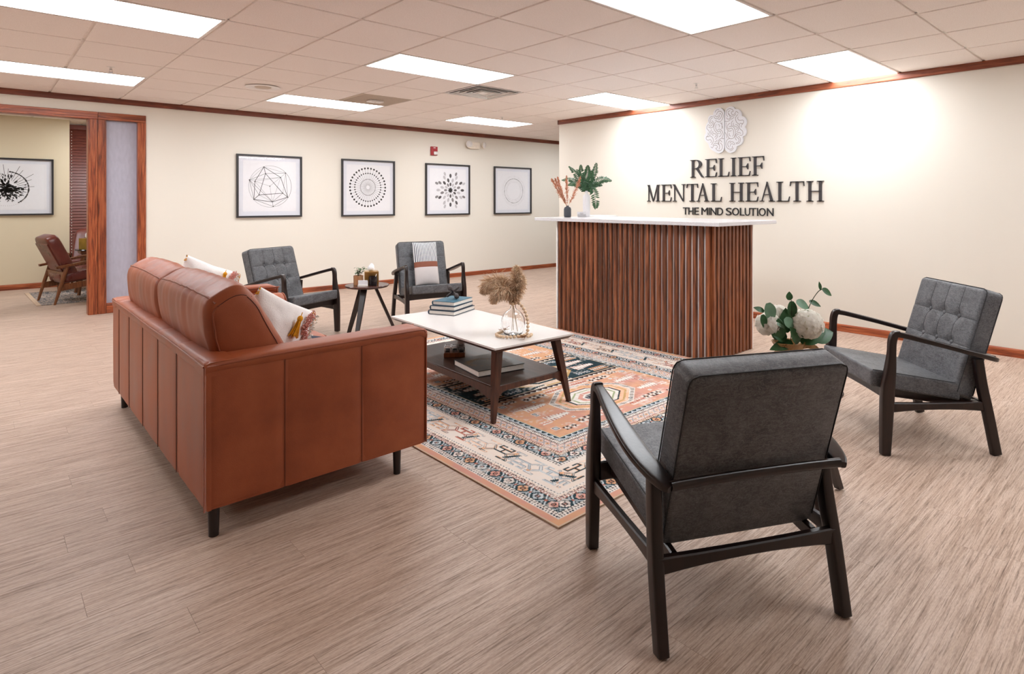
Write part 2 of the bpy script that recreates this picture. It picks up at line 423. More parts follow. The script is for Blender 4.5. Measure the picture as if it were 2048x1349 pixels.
# ------------------------------------------------------------------ setting
H = 2.398; T = 0.6096; OX = 1.7646; OY = 3.5640
YW = 8.20; XW = 6.017; YE = 6.09
X0, X1, Y0 = -3.6, 11.0, -3.4
def proj(x, y, z):
    c, s = math.cos(YAW), math.sin(YAW)
    d = x * c + y * s; r = x * s - y * c
    if d < 0.15: return None
    return 1088.75 + 1203.4 * r / d, 403.1 - 1203.4 * (z - 1.243) / d, d
def seen(x, y, z, m=60):
    p = proj(x, y, z)
    return p is not None and -m < p[0] < 2048 + m and -m < p[1] < 1349 + m
# floor slab and planks
b = NB(); box(b, X0, X1, Y0, 12.2, -0.06, -0.004)
floor = struct('floor', b, 'subfloor')
PW, PL = 0.1525, 1.22
cells = []
k0 = int((Y0 - 2.855) / PW) - 1
joint = {-1: 0.231, -4: 0.237, -6: 0.465}
for k in range(k0, int((12.2 - 2.855) / PW) + 1):
    y0 = 2.855 + PW * k; y1 = y0 + PW
    if y0 < Y0 or y1 > 12.15: continue
    off = joint.get(k, rng.random() * PL)
    i = math.floor((X0 - off) / PL)
    while off + i * PL < X1:
        a = max(X0, off + i * PL); c = min(X1, off + (i + 1) * PL); i += 1
        if c - a < 0.02: continue
        cells.append((a, c, y0, y1))
vis, rest = [], []
for q in cells:
    a, c, y0, y1 = q; pts = [(a + (c - a) * t, (y0 + y1) / 2) for t in (0, .25, .5, .75, 1)]
    if any(seen(px, py, 0, 20) for px, py in pts) and not (a > XW and y1 < YE):
        d = min(p[2] for p in (proj(px, py, 0) for px, py in pts) if p)
        vis.append((d, q))
    else: rest.append(q)
vis.sort(); rest += [q for _, q in vis[296:]]; vis = [q for _, q in vis[:296]]
bank = {}
g = 0.00025
for a, c, y0, y1 in vis:
    L = round(c - a, 3)
    if L not in bank:
        b = NB(); box(b, -L / 2 + g, L / 2 - g, -PW / 2 + g, PW / 2 - g, -0.004, 0.0, 0.0003)
        me = bpy.data.meshes.new('floor_plank'); b.to_mesh(me); b.free(); me.materials.append(M('plank')); bank[L] = me
    o = bpy.data.objects.new('floor_plank', bank[L]); COL.objects.link(o)
    o.location = ((a + c) / 2, (y0 + y1) / 2, 0); o.parent = floor
b = NB()
for a, c, y0, y1 in rest:
    quadface(b, [(a + g, y0 + g, 0), (c - g, y0 + g, 0), (c - g, y1 - g, 0), (a + g, y1 - g, 0)])
o = obj('floor_planks', b, 'plank', floor); tag(o, kind='stuff')
# walls
def wallbox(name, *a, mat='wall'):
    b = NB(); box(b, *a); return struct(name, b, mat)
DX0, DX1, DZ = -0.35, 0.871, 2.147
b = NB()
box(b, X0, DX0, YW, YW + 0.12, 0, H + 0.06); box(b, DX0, 1.36, YW, YW + 0.12, 2.2, H + 0.06); box(b, 1.36, X1, YW, YW + 0.12, 0, H + 0.06)
struct('wall_back', b, 'wall')
wallbox('wall_right', XW, XW + 0.14, Y0, YE, 0, H + 0.04)
wallbox('wall_left', X0 - 0.12, X0, Y0, YW + 0.12, 0, H + 0.06)
wallbox('wall_front', X0 - 0.12, XW + 0.14, Y0 - 0.12, Y0, 0, H + 0.06)
wallbox('wall_hall', X1, X1 + 0.12, YE - 1.5, YW + 0.12, 0, H + 0.06)
wallbox('wall_hall_side', XW + 0.14, X1, YE - 1.62, YE - 1.5, 0, H + 0.06)
# ceiling void + tiles
b = NB(); box(b, X0, X1, Y0, YW, H + 0.045, H + 0.08)
ceiling = struct('ceiling', b, 'void')
lights = [(1, 1), (-3, 1), (-3, 5), (1, 5), (5, 5), (5, 1), (1, -3), (5, -3), (-7, 1), (-7, 5), (1, -7), (9, 5), (5, -7)]
lit = set()
for i, j in lights: lit |= {(i, j), (i + 1, j)}
special = {(3, 2), (2, 4)}
tb = {}
restt = NB()
g = 0.010
i0, i1 = int((X0 - OX) / T) - 1, int((X1 - OX) / T) + 1
j0, j1 = int((Y0 - OY) / T) - 1, int((YW - OY) / T) + 1
for i in range(i0, i1):
    for j in range(j0, j1):
        if (i, j) in lit or (i, j) in special: continue
        a, c = max(OX + i * T, X0), min(OX + (i + 1) * T, X1); y0, y1 = max(OY + j * T, Y0), min(OY + (j + 1) * T, YW)
        if c - a < 0.03 or y1 - y0 < 0.03: continue
        if a > XW - 0.02 and y1 < YE - 1.5: continue
        if a < XW < c and y1 < YE: c = XW
        v = any(seen(a + (c - a) * t, y0 + (y1 - y0) * u, H, 20) for t in (0, .5, 1) for u in (0, .5, 1)) and not (a > XW and y0 < YE - 0.2)
        if not v:
            box(restt, a + g, c - g, y0 + g, y1 - g, H - 0.002, H + 0.016); continue
        key = (round(c - a, 3), round(y1 - y0, 3))
        if key not in tb:
            b = NB(); lx, ly = key; box(b, -lx / 2 + g, lx / 2 - g, -ly / 2 + g, ly / 2 - g, -0.003, 0.016, 0.0025)
            me = bpy.data.meshes.new('ceiling_tile'); b.to_mesh(me); b.free(); me.materials.append(M('tile')); tb[key] = me
        o = bpy.data.objects.new('ceiling_tile', tb[key]); COL.objects.link(o); o.location = ((a + c) / 2, (y0 + y1) / 2, H); o.parent = ceiling
o = obj('ceiling_tiles', restt, 'tile', ceiling); tag(o, kind='stuff')
b = NB()
for i in range(i0, i1 + 1):
    x = OX + i * T
    if X0 < x < X1:
        ya = Y0 if x < XW else YE - 1.5
        box(b, x - 0.011, x + 0.011, ya, YW, H + 0.007, H + 0.02); 
for j in range(j0, j1 + 1):
    y = OY + j * T
    if Y0 < y < YW: box(b, X0, XW if y < YE - 1.5 else X1, y - 0.011, y + 0.011, H + 0.007, H + 0.02)
obj('ceiling_grid', b, 'grid', ceiling)
# crown and baseboards
def trimx(name, x0, x1, yw, prof, mat, sgn=-1):
    b = NB(); extr(b, [(yw + sgn * d, z) for d, z in prof], 0, x0, x1); fixn(b); return struct(name, b, mat)
def trimy(name, y0, y1, xw, prof, mat, sgn=-1):
    b = NB(); extr(b, [(xw + sgn * d, z) for d, z in prof], 1, y0, y1); fixn(b); return struct(name, b, mat)
crown = [(0, 2.334), (0.014, 2.334), (0.016, 2.342), (0.016, 2.388), (0.012, 2.3975), (0, 2.3975)]
base = [(0, 0), (0.013, 0), (0.013, 0.058), (0.008, 0.068), (0, 0.068)]
trimx('trim_1', X0, X1, YW, crown, 'crown_x')
trimy('trim_2', Y0, YE + 0.016, XW, crown, 'crown_y')
trimx('trim_3', XW - 0.016, XW + 0.14, YE, crown, 'crown_x', 1)
trimx('baseboard_back', 1.407, X1, YW, base, 'trim_x')
trimy('baseboard_right', Y0, YE + 0.013, XW, base, 'trim_y')
trimx('baseboard_end', XW - 0.013, XW + 0.14, YE, base, 'trim_x', 1)
# doorway casing and sidelight
def casing(name, x0, x1, z0, z1, mat, par, y=YW):
    b = NB()
    w = min(x1 - x0, z1 - z0)
    box(b, x0, x1, y - 0.020, y, z0, z1, 0.004, 2)
    if x1 - x0 < z1 - z0:
        for t in (0.22, 0.5, 0.78): box(b, x0 + w * t - 0.005, x0 + w * t + 0.005, y - 0.024, y - 0.018, z0 + 0.002, z1 - 0.002, 0.002)
    else:
        for t in (0.3, 0.7): box(b, x0 + 0.002, x1 - 0.002, y - 0.024, y - 0.018, z0 + w * t - 0.005, z0 + w * t + 0.005, 0.002)
    return obj(name, b, mat, par)
b = NB(); box(b, DX0 - 0.02, DX0, YW - 0.004, YW + 0.124, 0, DZ + 0.02); box(b, DX0, DX1, YW - 0.004, YW + 0.124, DZ, DZ + 0.02)
door = struct('door_1', b, 'trim_x')
b = NB(); box(b, DX1, DX1 + 0.018, YW - 0.004, YW + 0.124, 0, DZ + 0.02); obj('jamb', b, 'trim_z', door)
b = NB(); box(b, DX1 + 0.0185, 0.9995, YW - 0.0005, YW + 0.1205, 0, 2.1995); obj('mullion', b, 'trim_z', door)
casing('casing', DX0 - 0.08, DX0 - 0.005, 0, 2.228, 'trim_z', door)
casing('header_casing', DX0, 0.9565, 2.1475, 2.228, 'trim_x', door)
casing('casing', 0.876, 0.954, 0, 2.146, 'trim_z', door)
b = NB(); box(b, 1.000, 1.031, YW - 0.003, YW + 0.123, 0, 2.20); box(b, 1.325, 1.362, YW - 0.003, YW + 0.123, 0, 2.20); box(b, 1.031, 1.325, YW - 0.003, YW + 0.123, 2.150, 2.20); box(b, 1.031, 1.325, YW - 0.003, YW + 0.123, 0.0, 0.108)
win = struct('window_1', b, 'trim_z')
casing('casing', 0.958, 1.033, 0, 2.146, 'trim_z', win); casing('casing', 1.325, 1.405, 0.0, 2.146, 'trim_z', win)
casing('header_casing', 0.9575, 1.405, 2.1475, 2.228, 'trim_x', win); casing('sill_board', 1.034, 1.324, 0.0, 0.10, 'trim_x', win)
b = NB(); box(b, 1.031, 1.325, YW + 0.05, YW + 0.058, 0.108, 2.150); obj('frosted_pane', b, 'frosted', win)
# the room beyond the doorway
YB = 11.25
b = NB(); box(b, -3.0, 0.978, YB, YB + 0.5, 0, 2.5); struct('wall_office_back', b, 'wall2')
b = NB(); box(b, 0.978, 2.6, 11.95, 12.1, 0, 2.5); struct('wall_office_window', b, 'wall2')
b = NB(); box(b, 2.5, 2.6, YW + 0.12, 12.1, 0, 2.5); struct('wall_office_right', b, 'wall2')
b = NB(); box(b, -3.1, -3.0, YW + 0.12, YB, 0, 2.5); struct('wall_office_left', b, 'wall2')
b = NB(); box(b, -3.0, 2.5, YW + 0.12, 11.95, 2.50, 2.54)
oc = struct('ceiling_office', b, 'void')
b = NB(); m_ = {}
for i in range(-8, 3):
    for j in range(0, 7):
        a, c = max(-3.0, OX - 0.6 + i * T), min(2.5, OX - 0.6 + (i + 1) * T); y0 = YW + 0.12 + j * T; y1 = min(11.95, y0 + T)
        if c - a < 0.03 or y1 - y0 < 0.03: continue
        if (i, j) in ((-4, 2), (-3, 2), (0, 3), (1, 3)): continue
        o = NB(); box(o, a + g, c - g, y0 + g, y1 - g, 2.443, 2.46, 0.002)
        obj('ceiling_tile', o, 'grid', oc)
        box(b, a - 0.011, a + 0.011, y0, y1, 2.45, 2.47); box(b, a, c, y0 - 0.011, y0 + 0.011, 2.4501, 2.4699)
obj('ceiling_grid', b, 'grid', oc)
trimx('baseboard_office', -3.0, 0.978, YB, [(d, z * 1.15) for d, z in base], 'trim_x')
# light fixtures
def fixture(i, j, label, z=H, ox=OX, oy=OY, strength=None):
    t = thing('ceiling_light', label, 'ceiling light', (ox + (i + 1) * T, oy + (j + 0.5) * T, z), 0, 'recessed light panels in the ceiling grid')
    b = NB(); lx, ly = 2 * T, T; o = 0.010; w = 0.026
    for a, c, d, e in ((-lx / 2 + o, lx / 2 - o, -ly / 2 + o, -ly / 2 + w), (-lx / 2 + o, lx / 2 - o, ly / 2 - w, ly / 2 - o), (-lx / 2 + o, -lx / 2 + w, -ly / 2 + w, ly / 2 - w), (lx / 2 - w, lx / 2 - o, -ly / 2 + w, ly / 2 - w)):
        box(b, a, c, d, e, -0.004, 0.012)
    box(b, -lx / 2 + w, lx / 2 - w, -ly / 2 + w, ly / 2 - w, 0.03, 0.034)
    obj('frame', b, 'white_metal', t)
    b = NB(); box(b, -lx / 2 + w, lx / 2 - w, -ly / 2 + w, ly / 2 - w, 0.0, 0.006); obj('diffuser', b, 'lamp', t)
    return t
LL = {(1, 1): 'long lit ceiling panel above the side table, beside the square air vent', (-3, 1): 'large lit ceiling panel at the top left corner of the view',
      (-3, 5): 'lit ceiling panel over the office doorway near the dark crown trim', (1, 5): 'lit ceiling panel above the first framed print, beside the grey grille',
      (5, 5): 'small far lit ceiling panel above the fire alarm, near the back wall', (5, 1): 'lit ceiling panel at the left end of the sign wall, before the reception counter',
      (1, -3): 'largest lit ceiling panel, cut by the top edge of the view', (5, -3): 'lit ceiling panel touching the sign wall crown right of the brain emblem'}
for n_, (i, j) in enumerate(lights):
    fixture(i, j, LL.get((i, j), 'lit ceiling panel outside the view, ' + {(-3, -3): 'behind the camera', (-7, 1): 'far left of the sofa', (-7, 5): 'in the far left back corner', (-7, -3): 'behind the camera to the left', (1, -7): 'near the front wall', (-3, -7): 'near the front wall to the left', (9, 5): 'in the hall behind the sign wall', (5, -7): 'at the front end of the sign wall', (-7, -7): 'in the front left corner'}.get((i, j), 'elsewhere')))
fixture(-4, 2, 'added lit ceiling panel inside the office beyond the doorway, out of view', 2.447, OX - 0.6, YW + 0.12)  # unseen panel, added to light the office
fixture(0, 3, 'added lit ceiling panel to brighten the office blind, out of view', 2.447, OX - 0.6, YW + 0.12)  # second unseen panel, added only to brighten the blind and window end
# air vent: concentric louvres
t = thing('air_vent', 'square white four-way air vent with stepped louvres in the ceiling', 'air vent', (OX + 3.5 * T, OY + 2.5 * T, H))
b = NB()
def ringbox(b, ho, hi, z0, z1, slope=0.0):
    o_ = [(-ho, -ho), (ho, -ho), (ho, ho), (-ho, ho)]; i_ = [(-hi, -hi), (hi, -hi), (hi, hi), (-hi, hi)]
    for k in range(4):
        l = (k + 1) % 4
        quadface(b, [(*o_[k], z0), (*o_[l], z0), (*i_[l], z1), (*i_[k], z1)])
        quadface(b, [(*o_[k], z0 + 0.004), (*i_[k], z1 + 0.004), (*i_[l], z1 + 0.004), (*o_[l], z0 + 0.004)])
ringbox(b, 0.297, 0.268, -0.003, -0.003); obj('frame', b, 'white_metal', t)
for ho, hi in ((0.262, 0.205), (0.198, 0.150), (0.143, 0.100), (0.094, 0.060)):
    b = NB(); ringbox(b, ho, ho - 0.012, -0.010, -0.010); ringbox(b, ho - 0.012, hi, -0.010, 0.045); obj('louvre', b, 'white_metal' if ho in (0.198, 0.094) else 'steel', t)
b = NB(); box(b, -0.05, 0.05, -0.05, 0.05, -0.008, -0.002); obj('centre_plate', b, 'white_metal', t)
b = NB(); box(b, -0.295, 0.295, -0.295, 0.295, 0.040, 0.044); obj('backing', b, 'black', t)
# grey return grille with white sensor
t = thing('ceiling_grille', 'grey perforated return grille beside the first-print light panel', 'grille', (OX + 2.5 * T, OY + 4.5 * T, H))
b = NB(); box(b, -0.296, 0.296, -0.296, 0.296, -0.004, 0.012, 0.002); obj('perforated_panel', b, 'grey_grille', t)
b = NB()
for k in range(24):
    y = -0.276 + k * 0.024; box(b, -0.28, 0.28, y - 0.003, y + 0.003, -0.007, -0.004)
tag(obj('grille_bars', b, 'grey_grille', t), kind='stuff')
t = thing('ceiling_sensor', 'small flat white rectangular sensor plate on the grey grille', 'sensor', (OX + 2.5 * T, OY + 4.5 * T, H - 0.007))
b = NB(); box(b, -0.085, 0.085, -0.05, 0.05, -0.022, -0.001, 0.006, 2); obj('cover', b, 'white_metal', t)
b = NB(); lathe(b, [(0.001, -0.025), (0.008, -0.024), (0.009, -0.021)], 10); obj('lens', b, 'grey_grille', t)
# speaker
t = thing('ceiling_speaker', 'round flush ceiling speaker with white rim above the sofa', 'speaker', (OX + 0.52 * T, OY + 4.55 * T, H - 0.003))
b = NB(); lathe(b, [(0.12, -0.001), (0.155, -0.003), (0.165, -0.009), (0.155, -0.012), (0.11, -0.010), (0.105, -0.006)], 40); obj('rim', b, 'white_metal', t, True, 40)
b = NB(); lathe(b, [(0.0, -0.013), (0.07, -0.012), (0.078, -0.007), (0.078, -0.004)], 32); obj('grille', b, 'grey_grille', t, True, 40)
# sprinklers
def sprinkler(x, y, label):
    t = thing('sprinkler', label, 'sprinkler', (x, y, H - 0.003), 0, 'fire sprinkler heads hanging from the ceiling')
    b = NB(); lathe(b, [(0.0, -0.004), (0.028, -0.003), (0.032, 0.0)], 20); obj('escutcheon', b, 'white_metal', t, True, 40)
    b = NB(); lathe(b, [(0.009, -0.003), (0.009, -0.022), (0.005, -0.026)], 12); box(b, -0.012, -0.009, -0.002, 0.002, -0.045, -0.02); box(b, 0.009, 0.012, -0.002, 0.002, -0.045, -0.02); obj('head', b, 'chrome', t, True, 40)
    b = NB(); lathe(b, [(0.0, -0.047), (0.016, -0.047), (0.016, -0.044), (0.0, -0.044)], 14); obj('deflector', b, 'chrome', t)
sprinkler(OX - 1.54 * T, OY + 4.48 * T, 'chrome sprinkler head beside the lit panel over the office doorway')
sprinkler(OX + 5.65 * T, OY + 4.62 * T, 'small brass-toned sprinkler head far back, just above the farthest lit panel')
sprinkler(OX + 5.47 * T, OY - 0.5 * T, 'sprinkler head in the ceiling left of the brain emblem')
# ------------------------------------------------------------------ reception desk
t = thing('reception_desk', 'white reception desk clad in dark vertical wood slats with pale quartz top', 'desk', (4.12, 2.50, 0))
DX, DY = 0.0, 0.0
b = NB(); box(b, 0.03, 0.636, 0.03, 1.68, 0, 1.052); obj('body', b, 'white_panel', t)
b = NB(); box(b, 0.02, 0.632, 0.020, 0.030, 0, 1.052); box(b, 0.020, 0.030, 0.02, 1.684, 0, 1.052); obj('backing_panel', b, 'white_panel', t)
b = NB(); box(b, 0.632, 0.648, -0.005, 0.26, 0, 1.052); obj('end_strip', b, 'white_panel', t)
b = NB(); box(b, -0.010, 0.640, 1.684, 1.700, 0, 1.052); obj('end_strip', b, 'white_panel', t)
SP = 1.684 / 29
bs = []
for v in range(3):
    b = NB(); box(b, -0.009, 0.0195, -0.0155, 0.0155, 0.003, 1.050, 0.0015)
    me = bpy.data.meshes.new('slat'); b.to_mesh(me); b.free(); me.materials.append(M('slat')); bs.append(me)
for k in range(29):
    o = bpy.data.objects.new('slat', bs[k % 3]); COL.objects.link(o); o.parent = t; o.location = (0.0, 0.0305 + k * SP, 0)
b = NB(); box(b, -0.0165, 0.0165, -0.009, 0.0195, 0.003, 1.050, 0.0015); me = bpy.data.meshes.new('slat'); b.to_mesh(me); b.free(); me.materials.append(M('slat'))
for k in range(11):
    o = bpy.data.objects.new('slat', me); COL.objects.link(o); o.parent = t; o.location = (0.040 + k * 0.0573, 0.0, 0)
b = NB(); box(b, -0.060, 0.880, -0.10, 1.961, 1.052, 1.082, 0.002, 2); obj('countertop', b, 'quartz', t)
b = NB(); box(b, 0.8805, 1.21, 1.945, 2.24, 1.062, 1.083, 0.001); obj('side_ledge', b, 'white_panel', t)
b = NB(); box(b, 1.19, 1.205, 1.96, 2.22, 0, 1.0615); obj('ledge_support', b, 'white_panel', t)

# ------------------------------------------------------------------ grey armchair
def sect(p, ax, ay, w, h, n=12, e=0.55):
    out = []
    for k in range(n):
        a = 2 * PI * (k + .5) / n; ca, sa = math.cos(a), math.sin(a)
        out.append(p + ax * (math.copysign(abs(ca) ** e, ca) * w / 2) + ay * (math.copysign(abs(sa) ** e, sa) * h / 2))
    return out
def sweep(bm, pts, n=16, e=0.30):
    """pts: (x,y,z,w_lateral,h_inplane); section lies across the path in the y-z plane"""
    P = [Vector(p[:3]) for p in pts]; secs = []
    for i, p in enumerate(P):
        d = (P[min(i + 1, len(P) - 1)] - P[max(i - 1, 0)]).normalized()
        ax = Vector((1, 0, 0)); ax = (ax - d * ax.dot(d)).normalized(); ay = d.cross(ax).normalized()
        secs.append(sect(p, ax, ay, pts[i][3], pts[i][4], n, e))
    loft(bm, secs, True); return fixn(bm)
def resample(pts, k=4):
    A = [Vector(p[:3]) for p in pts]; B = [Vector((p[3], p[4], 0)) for p in pts]
    return [(*a, b_.x, b_.y) for a, b_ in zip(crom(A, k), crom(B, k))]
def bar(bm, a, b_, w, h, arch=0.0, n=8):
    """curved stretcher from a to b_, width w (across), height h, thinner in the middle by arch"""
    a = Vector(a); b_ = Vector(b_); d = (b_ - a).normalized(); side = d.cross(Vector((0, 0, 1))).normalized(); up = side.cross(d).normalized(); secs = []
    for i in range(n + 1):
        u = i / n; p = a.lerp(b_, u); c = 4 * u * (1 - u); hb = -h / 2 + arch * c
        ht = h / 2 - arch * 0.25 * c; s = w / 2; r = 0.004
        secs.append([p + side * x + up * z for x, z in ((-s, hb + r), (-s + r, hb), (s - r, hb), (s, hb + r), (s, ht - r), (s - r, ht), (-s + r, ht), (-s, ht - r))])
    loft(bm, secs, True); return fixn(bm)
BUT = [(-0.115, 0.395), (0, 0.395), (0.115, 0.395), (-0.115, 0.255), (0, 0.255), (0.115, 0.255)]
def rcorner(p, bw, bh, R=0.030):
    x, y, z = p; dx = abs(x) - (bw / 2 - R); dz = (z - (bh - R)) if z > bh / 2 else (R - z)
    if dx <= 0 or dz <= 0: return Vector((x, y, z))
    tx, tz = min(1, dx / R), min(1, dz / R); nx_, nz_ = dx * math.sqrt(1 - tz * tz / 2), dz * math.sqrt(1 - tx * tx / 2)
    return Vector((math.copysign(bw / 2 - R + nx_, x), y, bh - R + nz_ if z > bh / 2 else R - nz_))
def tufted_back(bw=0.515, bh=0.560, th=0.098):
    """local: x lateral, y depth (front +), z up; front face dimpled at the buttons"""
    bm = NB(); nx, nz = 52, 56; r = 0.016
    def fy(x, z):
        y = th / 2
        y += 0.006 * (1 - (2 * x / bw) ** 2) * (1 - (2 * z / bh - 1) ** 2)
        for k in (-1, 0, 1): y -= 0.0022 * math.exp(-((x - k * 0.115) / 0.006) ** 2) * (1 if z > 0.2 else math.exp(-((z - .2) / 0.05) ** 2))
        for zz in (0.255, 0.395): y -= 0.0022 * math.exp(-((z - zz) / 0.006) ** 2)
        for bx, bz in BUT:
            d2 = (x - bx) ** 2 + (z - bz) ** 2
            y -= 0.018 * math.exp(-d2 / (2 * 0.019 ** 2))
        ex = max(0, abs(x) - (bw / 2 - r)); ez = max(0, (r - z) if z < bh / 2 else z - (bh - r)); e = min(1.0, math.hypot(ex, ez) / r)
        return y - r * (1 - math.sqrt(max(0, 1 - e * e)))
    def grid(a, b_, n, extra):
        v = sorted(extra); out = list(v)
        for i in range(n + 1):
            q = a + (b_ - a) * i / n
            if i in (0, n) or all(abs(q - e) > 0.003 for e in v): out.append(q)
        return sorted(out)
    xs = grid(-bw / 2, bw / 2, nx, [k * .115 + e for k in (-1, 0, 1) for e in (-.005, 0, .005)]); zs = grid(0, bh, nz, [q + e for q in (.255, .395) for e in (-.005, 0, .005)])
    nx, nz = len(xs) - 1, len(zs) - 1
    G = [[bm.verts.new((x, fy(x, z), z)) for x in xs] for z in zs]
    for j in range(nz):
        for i in range(nx): bm.faces.new((G[j][i], G[j][i + 1], G[j + 1][i + 1], G[j + 1][i]))
    loop = [G[0][i] for i in range(nx + 1)] + [G[j][nx] for j in range(1, nz + 1)] + [G[nz][i] for i in range(nx - 1, -1, -1)] + [G[j][0] for j in range(nz - 1, 0, -1)]
    prev = loop
    for y, ins in ((0.0, 0), (-th / 2 + 0.014, 0), (-th / 2 + 0.004, 0.004), (-th / 2, 0.012)):
        cur = []
        for v in loop:
            x = v.co.x * (1 - 2 * ins / bw); z = bh / 2 + (v.co.z - bh / 2) * (1 - 2 * ins / bh); cur.append(bm.verts.new((x, y, z)))
        for i in range(len(loop)):
            j = (i + 1) % len(loop); bm.faces.new((prev[i], cur[i], cur[j], prev[j]))
        prev = cur
    bm.faces.new(prev)
    for v in bm.verts: v.co = rcorner(v.co, bw, bh)
    fixn(bm); return bm, fy
BACK_O = Vector((0, -0.142, 0.258)); BT = math.radians(17.0)
def make_armchair(label):
    t = thing('armchair', label, 'armchair', (0, 0, 0), 0, 'charcoal armchairs with dark wooden arms')
    for s in (-1, 1):
        fl = [(s * .300, .268, 0.004, .038, .044), (s * .300, .262, .18, .040, .056), (s * .300, .255, .33, .040, .060), (s * .300, .242, .43, .037, .046), (s * .300, .236, .50, .030, .036), (s * .300, .233, .555, .030, .036), (s * .300, .222, .588, .031, .034), (s * .300, .200, .594, .033, .030)]
        b = NB(); sweep(b, resample(fl, 4)); obj('leg', b, 'espresso', t, True, 50)
        rl = [(s * .300, -.275, 0.004, .034, .044), (s * .297, -.238, .20, .036, .044), (s * .290, -.212, .34, .036, .044), (s * .285, -.196, .468, .034, .042)]
        b = NB(); sweep(b, resample(rl, 3)); obj('leg', b, 'espresso', t, True, 50)
        ar = [(s * .300, .216, .592, .031, .028), (s * .302, .17, .584, .034, .027), (s * .307, .08, .562, .050, .026), (s * .311, -.03, .534, .064, .025), (s * .309, -.13, .507, .070, .025), (s * .300, -.21, .486, .064, .025), (s * .288, -.265, .470, .050, .025), (s * .278, -.292, .462, .030, .020)]
        b = NB(); sweep(b, resample(ar, 4), 20, 0.40); obj('armrest', b, 'espresso', t, True, 50)
        b = NB(); bar(b, (s * .298, .240, .232), (s * .296, -.232, .238), .022, .048, .012); obj('side_stretcher', b, 'espresso', t, True, 40)
        b = NB(); bar(b, (s * .235, .225, .290), (s * .235, -.222, .228), .022, .040, 0.0); obj('seat_rail', b, 'espresso', t, True, 40)
        for y in (.268, -.275):
            b = NB(); lathe(b, [(0.012, 0), (0.013, 0.005)], 12, (s * .300, y, 0)); obj('glide', b, 'glide', t)
    b = NB(); bar(b, (-.292, -.240, .226), (.292, -.240, .226), .024, .050, .014); obj('rear_stretcher', b, 'espresso', t, True, 40)
    b = NB(); bar(b, (-.284, .232, .286), (.284, .232, .286), .024, .062, .006); obj('front_rail', b, 'espresso', t, True, 40)
    b = NB()
    tube(b, crom([(-.278, -.286, .466), (-.25, -.283, .466), (-.15, -.278, .466), (0, -.276, .466), (.15, -.278, .466), (.25, -.283, .466), (.278, -.286, .466)], 4), (0.010, 0.014), 12); fixn(b)
    obj('crossbar', b, 'espresso', t, True, 50)
    # seat cushion
    def sd(p):
        x, y, z = p
        u = (y + 0.128) / 0.44
        z2 = z + (0.337 + 0.072 * u) + 0.010 * math.sin(PI * min(1, max(0, u))) * (1 if z > 0 else 0.2) * (1 - (x / 0.26) ** 2)
        return Vector((x, y, z2))
    b = NB()
    mtx = Matrix.Translation((0, 0.090, -0.043)) @ Matrix.Diagonal((0.515, 0.445, 0.086, 1))
    bmesh.ops.create_cube(b, size=1, matrix=mtx); bmesh.ops.subdivide_edges(b, edges=b.edges, cuts=1, use_grid_fill=True)
    bmesh.ops.bevel(b, geom=[e for e in b.edges if len(e.link_faces) == 2 and e.calc_face_angle(0) > 1], offset=0.013, segments=3, profile=0.6, affect='EDGES')
    bmesh.ops.subdivide_edges(b, edges=[e for e in b.edges if e.calc_length() > 0.1], cuts=5, use_grid_fill=True)
    for v in b.verts: v.co = sd(v.co)
    seat = obj('seat_cushion', b, 'charcoal', t, True, 60)
    b = NB()
    for x0, x1 in ((-0.252, 0.252),):
        pts = [sd((x0, y, -0.002)) for y in np.linspace(-0.11, 0.302, 8)]; tube(b, pts, 0.0022, 6)
        pts = [sd((x1, y, -0.002)) for y in np.linspace(-0.11, 0.302, 8)]; tube(b, pts, 0.0022, 6)
        tube(b, [sd((x, 0.307, -0.004)) for x in np.linspace(-.25, .25, 8)], 0.0022, 6)
    obj('seam', b, 'charcoal_seam', seat, True)
    # tufted back
    bm, fy = tufted_back()
    mt = Matrix.Translation(BACK_O) @ Matrix.Rotation(BT, 4, 'X')
    bmesh.ops.transform(bm, matrix=mt, verts=bm.verts)
    back = obj('back_cushion', bm, 'charcoal', t, True, 60)
    for bx, bz in BUT:
        b = NB(); m_ = mt @ Matrix.Translation((bx, fy(bx, bz) + 0.004, bz))
        sbox(b, (0, 0, 0), (0.012, 0.007, 0.012), 1.0, 7, m_); obj('button', b, 'charcoal', back, True)
    b = NB(); bw, bh, th = 0.515, 0.560, 0.098
    for yy in (-th / 2 + 0.003, th / 2 - 0.012):
        k = 0.2545 if yy < 0 else 0.2585
        pts = [(-k, yy, 0.03), (-k, yy, bh - 0.032), (-k + .003, yy, bh - .018), (-k + 0.009, yy, bh - 0.008), (-k + .030, yy, bh), (0, yy, bh), (k - .030, yy, bh), (k - 0.009, yy, bh - 0.008), (k - .003, yy, bh - .018), (k, yy, bh - 0.032), (k, yy, 0.03)]
        tube(b, [mt @ Vector(p) for p in pts], 0.002, 6)
    obj('seam', b, 'charcoal_seam', back, True)
    b = NB()
    for k in (-1, 0, 1): tube(b, [mt @ Vector((k * .115, fy(k * .115, z) + 0.0003, z)) for z in np.linspace(0.21, 0.552, 24)], 0.0011, 5)
    for zz in (0.255, 0.395): tube(b, [mt @ Vector((x, fy(x, zz) + 0.0003, zz)) for x in np.linspace(-.251, .251, 34)], 0.0011, 5)
    obj('seam', b, 'charcoal_seam', back, True)
    return t
def chair_at(rearleft, front, ):
    """rear-left foot position (seen from behind), front unit vector -> location, rotation"""
    f = Vector(front).normalized(); r = Vector((f.y, -f.x)); c = Vector(rearleft) + r * 0.300 + f * 0.275
    return (c.x, c.y, 0.0), math.atan2(-f.x, f.y)
ch = make_armchair('charcoal armchair in the foreground seen from behind, nearest to the camera')
loc, rz = chair_at((1.358, 0.978), (0.462, 0.887)); ch.location = loc; ch.rotation_euler = (0, 0, rz)
